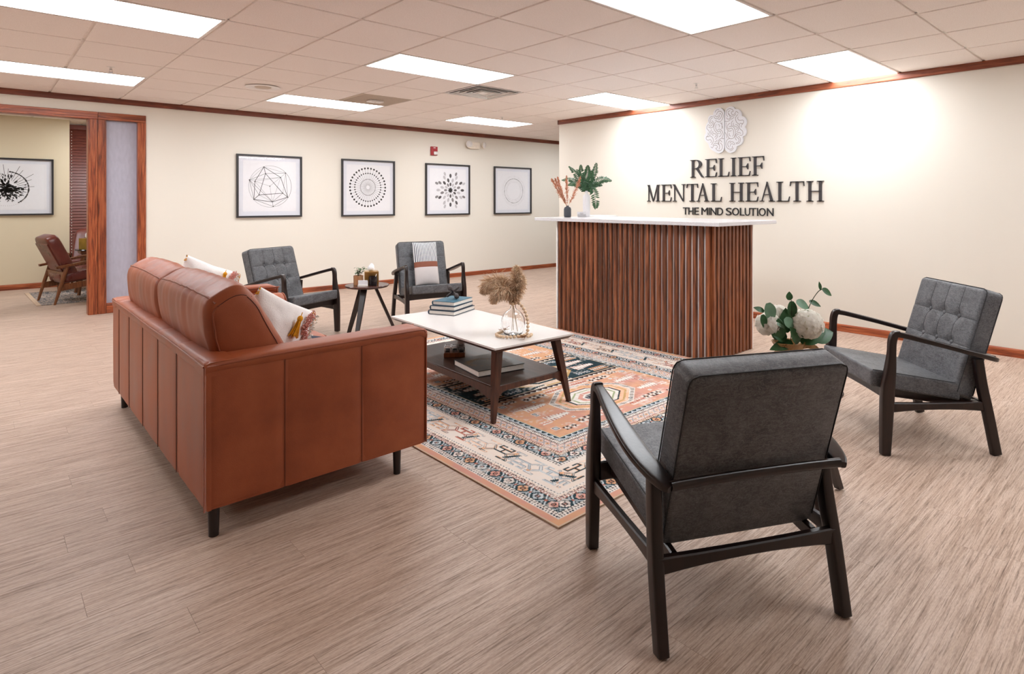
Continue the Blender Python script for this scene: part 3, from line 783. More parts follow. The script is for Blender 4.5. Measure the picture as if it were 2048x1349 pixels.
loc, rz = chair_at((3.632, 0.632), (-0.728, 0.687)); dup(ch, loc, rz, 'charcoal button-tufted armchair at the right, in front of the plain sign wall')
loc, rz = chair_at((3.80, 5.63), (-0.249, -0.969)); CC = dup(ch, loc, rz, 'charcoal armchair by the back wall holding a striped lumbar pillow')
loc, rz = chair_at((2.295, 6.05), (0.377, -0.926)); CL = dup(ch, loc, rz, 'charcoal tufted armchair between the leather sofa and the round side table')

# ------------------------------------------------------------------ sofa
SX, SY0, SY1 = 0.593, 2.42, 4.47
sofa = thing('leather_sofa', 'cognac brown leather two-seat sofa seen from behind, with stitched panels', 'sofa', (SX, SY0, 0), math.radians(0.0))
SD, SL = 0.933, SY1 - SY0           # depth, length
def lbox(name, x0, x1, y0, y1, z0, z1, bev=0.012, seg=3, mat='leather', par=sofa, bulge=None):
    b = NB(); box(b, x0, x1, y0, y1, z0, z1, bev, seg)
    return obj(name, b, mat, par, True, 50)
ZB, ZT = 0.118, 0.660
# inner carcass
lbox('carcass', 0.022, SD - 0.02, 0.022, SL - 0.022, 0.125, 0.30, 0.004, 1)
def bulged(x0, x1, z0, z1, axis, at, thick, out, seed, amp=0.004):
    """panel in the plane across `axis`; local u horizontal, v vertical, slightly pillowed"""
    bm = NB(); nu, nv = 14, 16; F = []
    for j in range(nv + 1):
        row = []
        for i in range(nu + 1):
            u = i / nu; v = j / nv
            uu = x0 + (x1 - x0) * u; vv = z0 + (z1 - z0) * v
            eu = min(u, 1 - u) * (x1 - x0); ev = min(v, 1 - v) * (z1 - z0)
            r = 0.004; d = 0
            for e in (eu, ev):
                if e < r: d += r * (1 - math.sqrt(max(0, 1 - (1 - e / r) ** 2))) * 0.8
            bul = amp * (1 - (2 * u - 1) ** 4) * (1 - (2 * v - 1) ** 4) + 0.0015 * mnoise.noise(Vector((uu * 9, vv * 3, seed)))
            w = at + out * (bul - d)
            row.append(bm.verts.new((uu, w, vv) if axis == 1 else (w, uu, vv)))
        F.append(row)
    for j in range(nv):
        for i in range(nu): bm.faces.new((F[j][i], F[j][i + 1], F[j + 1][i + 1], F[j + 1][i]))
    loop = F[0] + [F[j][nu] for j in range(1, nv + 1)] + F[nv][:-1][::-1] + [F[j][0] for j in range(nv - 1, 0, -1)]
    back = []
    for v in loop:
        p = v.co.copy()
        if axis == 1: p.y = at - out * thick
        else: p.x = at - out * thick
        back.append(bm.verts.new(p))
    for i in range(len(loop)): bm.faces.new((loop[i], back[i], back[(i + 1) % len(loop)], loop[(i + 1) % len(loop)]))
    bm.faces.new(back); return fixn(bm)
sofa_back = [0.0, 0.437, 0.791, 1.137, 1.508, 1.829, SL]
for k in range(6):
    obj('back_panel', bulged(sofa_back[k] + 0.002, sofa_back[k + 1] - 0.002, ZB, ZT - 0.012, 0, 0.004, 0.02, -1, k, 0.003), 'leather', sofa, True, 60)
for yo, out in ((0.004, -1), (SL - 0.004, 1)):
    xs = [0.006, 0.286, 0.609, SD - 0.004]
    for k in range(3):
        obj('arm_side_panel', bulged(xs[k] + 0.002, xs[k + 1] - 0.002, ZB, ZT - 0.012, 1, yo, 0.02, out, 10 + k, 0.0022), 'leather', sofa, True, 60)
b = NB()
for k in (1, 2):
    x = [0.006, 0.286, 0.609][k]
    for yy in (0.0035, SL - 0.0035): tube(b, [(x, yy, ZB + 0.003), (x, yy, ZT - 0.014)], 0.0012, 5)
for k in range(1, 6): tube(b, [(0.0035, sofa_back[k], ZB + 0.003), (0.0035, sofa_back[k], ZT - 0.014)], 0.0016, 5)
obj('seam', b, 'leather_seam', sofa)
# arms: padded top, inner face, front
AW = 0.135
for y0 in (0.0, SL - AW):
    b = NB(); box(b, 0.006, SD - 0.003, y0 + 0.006, y0 + AW - 0.004, 0.118, ZT - 0.010, 0.010, 3)
    arm = obj('arm', b, 'leather', sofa, True, 50)
    b = NB()
    secs = []
    for i in range(25):
        x = 0.0 + SD * i / 24; drop = 0.0
        e = min(1, (SD - x) / 0.03, (x + .006) / 0.02); drop = 0.018 * (1 - math.sqrt(max(0, 1 - (1 - e) ** 2)))
        ring = []
        for k in range(16):
            a = 2 * PI * k / 16; ca, sa = math.cos(a), math.sin(a)
            ring.append((x, y0 + AW / 2 + math.copysign(abs(ca) ** .35, ca) * (AW / 2 + .001), ZT - 0.022 + 0.002 * mnoise.noise(Vector((x * 8, y0, 1))) + math.copysign(abs(sa) ** .5, sa) * 0.024 - drop))
        secs.append(ring)
    loft(b, secs, True); fixn(b); obj('arm_pad', b, 'leather', arm, True, 60)
    b = NB()
    yo = y0 + .003 if y0 == 0 else y0 + AW - .003
    tube(b, crom([(0.01, yo, ZT - 0.018), (0.25, yo - .002, ZT - 0.012), (0.5, yo, ZT - 0.013), (0.75, yo - .002, ZT - 0.012), (SD - 0.03, yo, ZT - 0.014), (SD - 0.010, yo, ZT - 0.03), (SD - 0.005, yo, ZT - 0.06), (SD - 0.005, yo, 0.30), (SD - .005, yo, 0.122)], 5), 0.0042, 8)
    obj('piping', b, 'leather_pipe', arm, True)
    b = NB(); yi = y0 + AW if y0 == 0 else y0
    tube(b, crom([(0.12, yi, ZT - 0.014), (0.5, yi, ZT - 0.012), (SD - 0.03, yi, ZT - 0.014), (SD - 0.010, yi, ZT - 0.03), (SD - 0.005, yi, 0.5), (SD - 0.005, yi, 0.13)], 5), 0.0042, 8)
    obj('piping', b, 'leather_pipe', arm, True)
# back frame with rounded top, split by cross seams
b = NB(); box(b, 0.006, 0.118, 0.02, SL - 0.02, 0.125, ZT - 0.016, 0.006, 2)
bf = obj('back_frame', b, 'leather', sofa, True, 50)
ys = [0.0] + sofa_back[1:6] + [SL]
for k in range(6):
    b = NB(); secs = []
    a0, a1 = ys[k] + 0.001, ys[k + 1] - 0.001
    for i in range(13):
        y = a0 + (a1 - a0) * i / 12; e = min(1, min(y - a0, a1 - y) / 0.006 + 0.35); ring = []
        for q in range(16):
            a = 2 * PI * q / 16; ca, sa = math.cos(a), math.sin(a)
            ring.append((0.060 + math.copysign(abs(ca) ** .45, ca) * 0.060, y, ZT - 0.030 + 0.003 * mnoise.noise(Vector((0, y * 7, 3))) + math.copysign(abs(sa) ** .6, sa) * (0.024 + 0.008 * e)))
        secs.append(ring)
    loft(b, secs, True); fixn(b); obj('back_top_pad', b, 'leather', bf, True, 60)
b = NB(); tube(b, crom([(0.0, 0.004, ZT - 0.018), (0.0, 0.5, ZT - 0.013), (-0.001, 1.0, ZT - 0.015), (0.0, 1.5, ZT - 0.012), (0.0, SL - 0.01, ZT - 0.018)], 6), 0.0042, 8); obj('piping', b, 'leather_pipe', bf, True)
b = NB(); tube(b, [(0.0, 0.0, 0.12), (0.0, 0.0, ZT - 0.02)], 0.004, 8); obj('piping', b, 'leather_pipe', bf, True)
# seat cushions
for k in range(2):
    y0 = AW + 0.004 + k * (SL - 2 * AW) / 2; y1 = y0 + (SL - 2 * AW) / 2 - 0.008
    b = NB(); sbox(b, (0.56, (y0 + y1) / 2, 0.375), (0.375, (y1 - y0) / 2, 0.078), 0.22, 20)
    s_ = obj('seat_cushion', b, 'leather', sofa, True, 60)
    b = NB(); tube(b, [(0.934, y0 + 0.03, 0.43), (0.936, (y0 + y1) / 2, 0.432), (0.934, y1 - 0.03, 0.43)], 0.004, 8); obj('piping', b, 'leather_pipe', s_, True)
# back cushions (profile in x-z, lofted along y)
PROF = [(0.165, .440), (0.11, .56), (0.065, .66), (0.045, .74), (0.040, .80), (0.045, .845), (0.062, .870), (0.09, .889), (0.125, .907), (0.155, .915), (0.182, .909), (0.207, .886), (0.237, .843), (0.277, .773), (0.325, .685), (0.375, .585), (0.410, .490), (0.408, .448), (0.36, .430), (0.25, .430)]
def back_cushion(y0, y1, seed, dz=0.0):
    loopp = PROF + PROF[:3]
    fine = []
    n = len(PROF)
    for i in range(n):
        a, b_, c, d = [Vector((*PROF[(i + k - 1) % n], 0)) for k in range(4)]
        for j in range(4):
            t_ = j / 4; fine.append(0.5 * ((2 * b_) + (c - a) * t_ + (2 * a - 5 * b_ + 4 * c - d) * t_ * t_ + (3 * b_ - a - 3 * c + d) * t_ ** 3))
    cen = Vector((0.225, 0.67, 0)); bm = NB(); secs = []; N = 54
    for i in range(N + 1):
        u = i / N; y = y0 + (y1 - y0) * u; e = min(u, 1 - u) * (y1 - y0)
        ring = []
        for k, p in enumerate(fine):
            s = 1.0 - 0.10 * max(0, 1 - e / 0.022) ** 2
            q = cen + (p - cen) * s
            dirn = (p - cen).normalized()
            # wrinkles radiate from the seams near the top back and the ends
            prox = math.exp(-((p.y - 0.86) / 0.09) ** 2)
            wr = 0.0065 * mnoise.noise(Vector((y * 22 + seed * 5, p.y * 2.0 + p.x * 2.5, seed))) * (0.35 + 0.9 * prox) + 0.004 * mnoise.noise(Vector((y * 9, p.x * 5, p.y * 5 + seed)))
            endp = math.exp(-e / 0.12) * 0.010 * mnoise.noise(Vector((y * 12, p.x * 12, p.y * 12 + seed)))
            q = q + dirn * (wr + endp + 0.008 * (1 - (2 * u - 1) ** 2))
            ring.append((q.x, y, q.y + dz - 0.006 * (2 * u - 1) ** 2))
        secs.append(ring)
    # pillowed ends
    def endcap(ring, s, dy):
        return [(cen.x + (p[0] - cen.x) * s, p[1] + dy, cen.y + (p[2] - cen.y) * s) for p in ring]
    secs = [endcap(secs[0], .35, -.014), endcap(secs[0], .75, -.011), endcap(secs[0], .93, -.006)] + secs + [endcap(secs[-1], .93, .006), endcap(secs[-1], .75, .011), endcap(secs[-1], .35, .014)]
    loft(bm, secs, True); fixn(bm)
    o = obj('back_cushion', bm, 'leather', sofa, True)
    def ringpt(y, idx, off=0.001):
        i = 3 + int(round((y - y0) / (y1 - y0) * N)); i = max(3, min(3 + N, i)); p = Vector(secs[i][idx % len(fine)]); d = Vector((p.x - cen.x, 0, p.z - cen.y)).normalized(); return p + d * off
    b = NB(); tube(b, [ringpt(y, 6 * 4) for y in np.linspace(y0, y1, 28)], 0.0042, 8); obj('piping', b, 'leather_pipe', o, True)
    b = NB(); tube(b, [ringpt(y, 11 * 4, 0.0002) for y in np.linspace(y0, y1, 28)], 0.0014, 6); obj('seam', b, 'leather_seam', o, True)
    # gusset seams on both end faces
    def capf(k, sc_, end):
        ring = secs[3] if end == 0 else secs[3 + N]; p = ring[k % len(fine)]
        dy = np.interp(sc_, [.35, .75, .93, 1.0], [.014, .011, .006, 0.0]) + .0008
        return Vector((cen.x + (p[0] - cen.x) * sc_, p[1] - dy if end == 0 else p[1] + dy, cen.y + (p[2] - cen.y) * sc_))
    for end in (0, 1):
        b = NB(); tube(b, [capf(k, .95 - .06 * (24 - k) / 24, end) for k in range(24, 0, -1)], .0034, 8); obj('piping', b, 'leather_pipe', o, True)
        b = NB(); tube(b, [capf(k, .95, end) for k in range(24, 41, 2)], .0014, 6); tube(b, [capf(k, np.interp(k, [40, 66], [.93, .70]), end) for k in range(40, 67, 2)], .0017, 6); obj('seam', b, 'leather_seam', o, True)
    return o
mid = 1.045
back_cushion(AW + 0.018, mid - 0.018, 1)
back_cushion(mid + 0.004, SL - AW - 0.06, 4, -0.004)
for x, y, w in ((0.045, 0.055, .021), (0.80, 0.045, .019), (0.05, SL - 0.09, .021), (0.80, SL - 0.05, .019)):
    b = NB(); lathe(b, [(w * 0.82, 0.0), (w, 0.118)] , 20, (x, y, 0)); obj('leg', b, 'espresso', sofa, True, 50)
# bolster against the far arm
t = thing('bolster_cushion', 'round cognac leather bolster lying against the far sofa arm', 'bolster', (SX + 0.46, SY1 - AW - 0.115, 0.455 + 0.085))
b = NB(); secs = []
for i in range(23):
    x = 0.02 + 0.44 * i / 22; e = min(i, 22 - i) / 22 * .44; r = 0.082 * (0.90 + 0.10 * min(1, e / 0.02)) + 0.002 * mnoise.noise(Vector((x * 20, 0, 0)))
    secs.append([(x, r * math.cos(2 * PI * k / 28), r * math.sin(2 * PI * k / 28)) for k in range(28)])
loft(b, secs, True); fixn(b); obj('body', b, 'leather', t, True, 60)
for x in (0.02, 0.46):
    b = NB(); tube(b, [(x, 0.078 * math.cos(2 * PI * k / 28), 0.078 * math.sin(2 * PI * k / 28)) for k in range(29)], 0.0036, 6, False); obj('piping', b, 'leather_pipe', t, True)

# ------------------------------------------------------------------ coffee table
TA = math.radians(-2.5)
ct = thing('coffee_table', 'walnut coffee table with white top and lower shelf standing on the patterned rug', 'coffee table', (2.075, 2.604, 0.006), TA)
TWx, TLy, TZ = 0.598, 1.245, 0.424
def taper(z0, z1, i0, i1):
    b = NB(); r0 = [(i0, i0, z0), (TWx - i0, i0, z0), (TWx - i0, TLy - i0, z0), (i0, TLy - i0, z0)]; r1 = [(i1, i1, z1), (TWx - i1, i1, z1), (TWx - i1, TLy - i1, z1), (i1, TLy - i1, z1)]
    loft(b, [r0, r1], True); fixn(b); return b
obj('top', taper(TZ - 0.010, TZ, 0.0, 0.0), 'table_white', ct)
obj('top_edge', taper(TZ - 0.030, TZ - 0.0102, 0.022, 0.003), 'walnut', ct)
for sx, sy in ((0, 0), (1, 0), (0, 1), (1, 1)):
    X = lambda i: i if sx == 0 else TWx - i
    Y = lambda i: i if sy == 0 else TLy - i
    secs = []
    for u, w in ((0, .025), (0.35, .034), (0.6, .041), (1, .050)):      # legs lean outward towards the floor
        px = X(0.012 + (0.078 - 0.012) * u); py = Y(0.032 + (0.085 - 0.032) * u); pz = 0.001 + (TZ - 0.032) * u
        secs.append([(px - w / 2, py - w / 2, pz), (px + w / 2, py - w / 2, pz), (px + w / 2, py + w / 2, pz), (px - w / 2, py + w / 2, pz)])
    b = NB(); loft(b, secs, True); bmesh.ops.bevel(b, geom=[e for e in b.edges if abs((e.verts[0].co - e.verts[1].co).z) > 0.02], offset=0.003, segments=2, affect='EDGES'); fixn(b); obj('leg', b, 'walnut', ct, True, 40)
SZ = 0.190
sx0, sx1, sy0, sy1 = 0.040, TWx - 0.040, 0.060, TLy - 0.060
b = NB(); box(b, sx0, sx1, sy0, sy1, SZ - 0.014, SZ, 0.002); obj('shelf', b, 'walnut_flat', ct)
def apron_poly(a, c, zt, h, arch):
    n = 16; top = [(a, zt), (c, zt)]; bot = []
    for i in range(n + 1):
        u = i / n; x = c + (a - c) * u; k = min(1, min(u, 1 - u) / 0.16); bot.append((x, zt - h + arch * (0.5 - 0.5 * math.cos(PI * k))))
    return top + bot
for y in (sy0 - 0.006, sy1 - 0.012):
    b = NB(); extr(b, apron_poly(sx0 - 0.01, sx1 + 0.01, SZ - 0.002, 0.075, 0.045), 1, y, y + 0.018); fixn(b); obj('apron', b, 'walnut', ct)
for x in (sx0 - 0.016, sx1 - 0.002):
    b = NB(); extr(b, apron_poly(sy0, sy1, SZ - 0.002, 0.072, 0.035), 0, x, x + 0.018); fixn(b); obj('apron', b, 'walnut', ct)

# ------------------------------------------------------------------ round side tables
def side_table(label, c, a0, h=0.48, r=0.195):
    t = thing('side_table', label, 'side table', (*c, 0), 0, 'round dark wood side tables with splayed legs')
    b = NB(); lathe(b, [(0.001, h - 0.020), (r - 0.012, h - 0.020), (r - 0.001, h - 0.008), (r, h - 0.004), (r - 0.003, h), (0.001, h)], 48); obj('top', b, 'espresso_top', t, True, 30)
    b = NB(); lathe(b, [(0.001, h - 0.034), (0.10, h - 0.034), (0.11, h - 0.0205), (0.001, h - 0.0205)], 24); obj('hub', b, 'espresso', t, True, 30)
    for k in range(3):
        a = a0 + k * 2 * PI / 3; ca, sa = math.cos(a), math.sin(a); secs = []
        for u, w in ((0, .026), (0.5, .040), (1, .050)):
            rr = 0.265 + (0.075 - 0.265) * u; p = Vector((rr * ca, rr * sa, 0.006 + (h - 0.038) * u)); s_ = Vector((-sa, ca, 0)); o_ = Vector((ca, sa, 0))
            secs.append([p + s_ * w / 2 + o_ * .014, p - s_ * w / 2 + o_ * .014, p - s_ * w / 2 - o_ * .014, p + s_ * w / 2 - o_ * .014])
        b = NB(); loft(b, secs, True); fixn(b); obj('leg', b, 'espresso', t)
        b = NB(); lathe(b, [(0.009, 0), (0.011, 0.007)], 10, (0.265 * ca, 0.265 * sa, 0)); obj('glide', b, 'glide', t)
    return t
MATS['espresso_top'] = wood('espresso_table_top', (58, 32, 26), (78, 44, 36), (104, 64, 52), 0, 0.22, 1.0, False, 10)
ST1 = (2.594, 5.127); ST2 = (2.46, 1.08)
va = math.atan2(-math.cos(YAW), math.sin(YAW))       # lateral right direction
side_table('round dark wood side table between two charcoal armchairs by the back wall', ST1, va + math.radians(25))
side_table('round dark side table mostly hidden behind the foreground armchair', (ST2[0] - 0.012, ST2[1] + 0.012), math.atan2(-0.08, 0.28), 0.48, 0.176)
# ------------------------------------------------------------------ patterned rug
def make_rug():
    W, Ln, RS = 2.49, 3.05, 0.005
    nx, ny = int(W / RS) + 1, int(Ln / RS) + 1
    r = np.random.default_rng(5)
    X, Y = np.meshgrid(np.linspace(0, W, nx), np.linspace(0, Ln, ny))
    C = lambda c: np.array(srgb(c))
    def vn(sx, sy, seed):
        g_ = np.random.default_rng(seed).random((int(Ln * sy) + 3, int(W * sx) + 3)); fx = X * sx; fy = Y * sy
        ix, iy = fx.astype(int), fy.astype(int); tx, ty = fx - ix, fy - iy; tx = tx * tx * (3 - 2 * tx); ty = ty * ty * (3 - 2 * ty)
        return (g_[iy, ix] * (1 - tx) + g_[iy, ix + 1] * tx) * (1 - ty) + (g_[iy + 1, ix] * (1 - tx) + g_[iy + 1, ix + 1] * tx) * ty
    N1 = 0.5 * vn(3, 3, 1) + 0.3 * vn(9, 9, 2) + 0.2 * vn(30, 30, 3); N2 = 0.6 * vn(5, 4, 4) + 0.4 * vn(40, 40, 5); N3 = vn(90, 90, 6)
    ORG, PINK, RUST, CRM, TEAL, NAVY, BRN, PALE, GRY, GOLD = C((214, 164, 128)), C((206, 152, 138)), C((176, 106, 90)), C((222, 214, 206)), C((38, 56, 62)), C((42, 48, 60)), C((78, 60, 56)), C((190, 198, 202)), C((140, 142, 146)), C((192, 156, 106))
    img = np.empty((ny, nx, 3)); 
    def L(a, b_, t_): return a + (b_ - a) * np.clip(t_, 0, 1)[..., None]
    img[:] = L(ORG, PINK, (N1 - 0.4) * 3)
    dx = np.minimum(X, W - X); dy = np.minimum(Y, Ln - Y); D = np.minimum(dx, dy)
    S = np.where(dx < dy, Y - Ln / 2, X - W / 2)
    def paint(mask, col): img[mask] = (col[mask] if getattr(col, 'ndim', 1) == 3 else col)
    def band(a, b_): return (D >= a) & (D < b_)
    def flat(c, n=0.12): return np.clip(c * (1 + (N3 - 0.5)[..., None] * n * 2), 0, 1)
    # thin patterned stripes
    def stripe(a, b_, c0=CRM, c1=BRN, per=0.018):
        m = band(a, b_); paint(m, flat(c0)); u = (S / per) % 1; v = (D - a) / (b_ - a)
        k = m & (((np.abs(u - 0.5) < 0.12)) | (np.abs(np.abs(u - 0.5) + (v - 0.5) * 0.8 - 0.1) < 0.09)) & (v > 0.15) & (v < 0.85); paint(k, flat(c1))
        paint(m & ((v < 0.10) | (v > 0.92)), flat(c1 * 0.8 + c0 * 0.2))
    def dots(a, b_, per=0.016, c0=CRM, c1=NAVY):
        m = band(a, b_); paint(m, flat(c0)); v = np.abs((D - (a + b_) / 2)); paint(m & (v < 0.0045) & ((S / per) % 1 < 0.45), flat(c1))
    def flowers(a, b_, per=0.096, ground=TEAL):
        m = band(a, b_); paint(m, L(ground * 0.75, ground * 1.5, N2)); mid = (a + b_) / 2; h = (b_ - a) / 2
        idx = np.floor(S / per).astype(int); p = (S / per - idx - 0.5) * per; q = D - mid; rr = np.hypot(p, q); th = np.arctan2(q, p)
        pet = rr < h * (0.62 + 0.22 * np.abs(np.cos(2 * th + PI / 4 * 0)) ** 0.7)
        cols = [C((226, 214, 206)), PINK * 1.05, PALE, ORG]
        for k in range(4): paint(m & pet & ((idx % 4) == k), flat(cols[k], 0.2))
        paint(m & (np.abs(rr - h * .30) < 0.0035), flat(BRN)); paint(m & (rr < h * 0.16), flat(RUST))
        paint(m & pet & (np.abs(np.sin(2 * th)) > 0.985) & (rr > h * .3), flat(NAVY))
        p2 = (S / per - np.floor(S / per + 0.5)) * per
        x_ = m & (np.abs(np.abs(p2) - np.abs(q) * 0.75) < 0.0045) & (np.abs(p2) < per * 0.30); paint(x_, flat(PALE))
        paint(m & (np.abs(p2) < 0.006) & (np.abs(q) < 0.006), flat(RUST)); paint(m & (np.abs(p2) < 0.005) & (np.abs(np.abs(q) - h * .68) < 0.006), flat(PALE * .85))
    def tiny(a, b_, per=0.05):
        m = band(a, b_); paint(m, L(CRM, PINK * 1.1, N2 * .6)); mid = (a + b_) / 2; h = (b_ - a) / 2
        idx = np.floor(S / per).astype(int); p = (S / per - idx - 0.5) * per; q = D - mid; rr = np.hypot(p, q); th = np.arctan2(q, p)
        paint(m & (np.abs(rr - h * (.55 + .18 * np.cos(4 * th))) < 0.0045), flat(GRY))
        paint(m & (rr < h * .32), flat(ORG)); paint(m & (rr < h * .14), flat(NAVY))
        paint(m & (np.abs(p) > per * .42) & (np.abs(q) < h * .7) & (((q / 0.012) % 1) < .5), flat(GRY * 0.8))
        paint(m & (np.abs(np.abs(q) - h * .8) < 0.003) & (((S / 0.014) % 1) < .5), flat(RUST))
    def teeth(a, b_, per=0.046):
        m = band(a, b_); paint(m, flat(PALE * 1.05)); u = (S / per) % 1; v = (D - a) / (b_ - a)
        paint(m & (v > 0.35 + 0.6 * np.abs(u - 0.5) * 1.4 - 0.1) & (v < 0.8) & (np.abs(u - .5) < .42), flat(TEAL)); paint(m & (v > .86), flat(GOLD)); paint(m & (v < .12), flat(BRN))
        paint(m & (np.abs(v - 0.22) < 0.05) & (np.abs(u - .5) > .2), flat(GRY))
    dots(0.040, 0.052); stripe(0.052, 0.074)
    flowers(0.074, 0.136); stripe(0.136, 0.156, CRM, RUST * .7); stripe(0.156, 0.172, C((226, 206, 190)), NAVY, .012); dots(0.172, 0.188, .02)
    m = band(0.188, 0.367); paint(m, L(CRM, C((226, 206, 190)), N1))
    # hooked bird-like motifs in the wide cream field
    HA, MID = 0.335, 0.2775
    segs = [((-.10, -.055), (-.045, -.005)), ((-.045, -.005), (.05, -.005)), ((.05, -.005), (.10, -.055)), ((-.10, -.055), (-.03, -.055)), ((.10, -.055), (.045, -.058)), ((.0, -.005), (.0, .030)), ((.0, .030), (.045, .030)), ((.045, .030), (.045, .055)), ((.045, .055), (.015, .055)), ((0, .03), (-.045, .03)), ((-.045, .03), (-.045, .055)), ((-.045, .055), (-.015, .055)), ((.045, .0), (.075, .03)), ((-.045, 0), (-.075, .03))]
    def dseg(px, py, a, b_):
        ax, ay = a; bx, by = b_; vx, vy = bx - ax, by - ay; l2 = vx * vx + vy * vy
        t_ = np.clip(((px - ax) * vx + (py - ay) * vy) / l2, 0, 1); return np.hypot(px - ax - t_ * vx, py - ay - t_ * vy)
    for ph, sgn, cl in ((0.0, 1, [TEAL, RUST * 1.05, PALE * .95]), (0.5, -1, [PALE * .85, C((232, 196, 170)), ORG])):
        idx = np.floor(S / HA + ph).astype(int); p = (S / HA + ph - idx - 0.5) * HA; q = (D - MID) * sgn
        dmin = np.full(D.shape, 9.0)
        mm = m & (np.abs(p) < .125)
        for a, b_ in segs: dmin[mm] = np.minimum(dmin[mm], dseg(p[mm] * 1.0, q[mm], a, b_))
        for k in range(3):
            kk = mm & ((idx % 3) == k); paint(kk & (dmin < 0.0075), flat([ORG, BRN, GRY][k] if ph == 0 else GRY)); paint(kk & (dmin < 0.0048), flat(cl[k])); paint(kk & (dmin < 0.0016), flat(CRM))
        paint(mm & (np.abs(p - .09) < .012 - np.abs(q + .035) * .6), flat(ORG)); 
    p3 = (S / (HA / 2) % 1 - .5) * HA / 2
    paint(m & (np.abs(p3 + (D - MID) * .5) < .011) & (np.abs(D - MID) < .04) & (((S // (HA / 2)) % 2) == 0), flat(TEAL * 1.2)); 
    stripe(0.367, 0.390, CRM, BRN); flowers(0.390, 0.453, 0.096, TEAL * 0.9); stripe(0.453, 0.476, C((230, 200, 178)), BRN, .014)
    tiny(0.476, 0.545); stripe(0.545, 0.560, CRM, BRN, .012); dots(0.560, 0.574, .014, CRM, BRN); teeth(0.574, 0.618)
    # inner panels
    inn = D >= 0.618
    u = (Y - 0.618) / (Ln - 2 * 0.618)
    CX = W / 2
    org = inn; base = L(ORG, PINK * .98, (N1 - .42) * 3.2); base = base * (1 - 0.25 * (np.clip(N2 - .62, 0, 1)[..., None] * 3)); paint(org, base)
    y1, y2 = 1.27, Ln - 1.27
    tm = inn & (Y > y1) & (Y < y2); paint(tm, L(TEAL * .8, TEAL * 1.5, N2))
    for yy in (y1, y2):
        k = inn & (np.abs(Y - yy) < 0.028); paint(k, flat(CRM)); v = (Y - yy) / .028; uu = (X / .05) % 1
        paint(k & (np.abs(v) < .55) & (v > -.5 + np.abs(uu - .5) * 1.6 - .2), flat(BRN * .7)); paint(k & (np.abs(v) > .85), flat(GOLD))
    def poly_ring(cx, cy, rx, ry, w, col, power=1.0, cut=0.75):
        a = np.abs(X - cx) / rx; b_ = np.abs(Y - cy) / ry; d = np.maximum(np.maximum(a, b_), (a + b_) * cut); paint(inn & (np.abs(d - 1) < w / min(rx, ry)), col); return d
    for cy, big in ((0.945, 1), (Ln - 0.945, 1), (Ln / 2, 0)):
        d = poly_ring(CX, cy, .30, .22, .001, flat(BRN)); 
        if big:
            paint(inn & (d < 1), L(C((222, 160, 128)), C((234, 190, 160)), N2)); poly_ring(CX, cy, .30, .22, .016, flat(CRM)); 
            k = inn & (np.abs(d - 1) < .05) & ((((X + Y) / .016) % 1) < .4); paint(k, flat(BRN)); poly_ring(CX, cy, .245, .18, .007, flat(GOLD)); paint(inn & (poly_ring(CX, cy, .2, .145, .001, flat(TEAL)) < 1), flat(CRM)); poly_ring(CX, cy, .2, .145, .005, flat(TEAL))
            poly_ring(CX, cy, .16, .11, .005, flat(C((150, 160, 120)))); poly_ring(CX, cy, .10, .07, .012, flat(PINK)); poly_ring(CX, cy, .045, .03, .015, flat(NAVY))
        else:
            paint(inn & (d < 1), flat(C((214, 190, 170)))); poly_ring(CX, cy, .30, .22, .010, flat(GOLD)); poly_ring(CX, cy, .22, .15, .014, flat(TEAL)); poly_ring(CX, cy, .14, .09, .01, flat(RUST))
    # scattered motifs
    def at(cx, cy, hw, hh): return inn & (np.abs(X - cx) < hw) & (np.abs(Y - cy) < hh)
    def bow(cx, cy, s=.022):
        paint(at(cx, cy, s, s), flat(CRM)); paint(at(cx, cy, s * .75, s * .75), flat(BRN)); paint(at(cx, cy, s * .5, s * .5), flat(PALE)); paint(at(cx, cy, s * .2, s * .2), flat(NAVY))
    def checker(cx, cy, n=3, s=.030, col=(CRM, BRN)):
        for i in range(n):
            x = cx + (i - (n - 1) / 2) * s * 2.15; k = at(x, cy, s, s); paint(k, flat(col[i % 2])); q = np.hypot(X - x, Y - cy); th = np.arctan2(Y - cy, X - x)
            paint(k & (q < s * (.6 + .3 * np.cos(4 * th))), flat(col[(i + 1) % 2])); paint(k & (q < s * .2), flat(ORG))
    def comb(cx, cy, w=.06, h=.035, c0=CRM, c1=RUST):
        k = at(cx, cy, w, h); paint(k & (np.abs(Y - cy) > h * .7), flat(c0)); paint(k & (((X - cx) / .022) % 1 < .4), flat(c0)); paint(k & (np.abs(Y - cy) < h * .25), flat(c1))
    def saw(cx, cy, w=.09, h=.045, flip=1):
        k = at(cx, cy, w, h) & (np.abs(Y - cy) < h * (0.4 + .6 * (0.5 + flip * (X - cx) / w / 2))); paint(k, flat(CRM)); paint(k & ((((X - cx) / .024) % 1) < .35) & (np.abs(Y - cy) > h * .25), flat(RUST * .8)); 
    for cy, f in ((0.945, 1), (Ln - 0.945, -1)):
        for sx in (-1, 1):
            for sy in (-1, 1):
                saw(CX + sx * .42, cy + sy * .10, .085, .042, sx); checker(CX + sx * .30, cy + sy * .235, 3); checker(CX + sx * .48, cy + sy * .265, 2, .024, (BRN, CRM)); bow(CX + sx * .56, cy + sy * .23); bow(CX + sx * .50, cy + sy * .01 + .0, .018); comb(CX + sx * .12, cy + sy * .25, .07, .03)
                bow(CX + sx * .14, cy + sy * .185, .014); comb(CX + sx * .545, cy + sy * .13, .035, .02, CRM, PINK); bow(CX + sx * .36, cy + sy * .17, .012)
    cy = Ln / 2
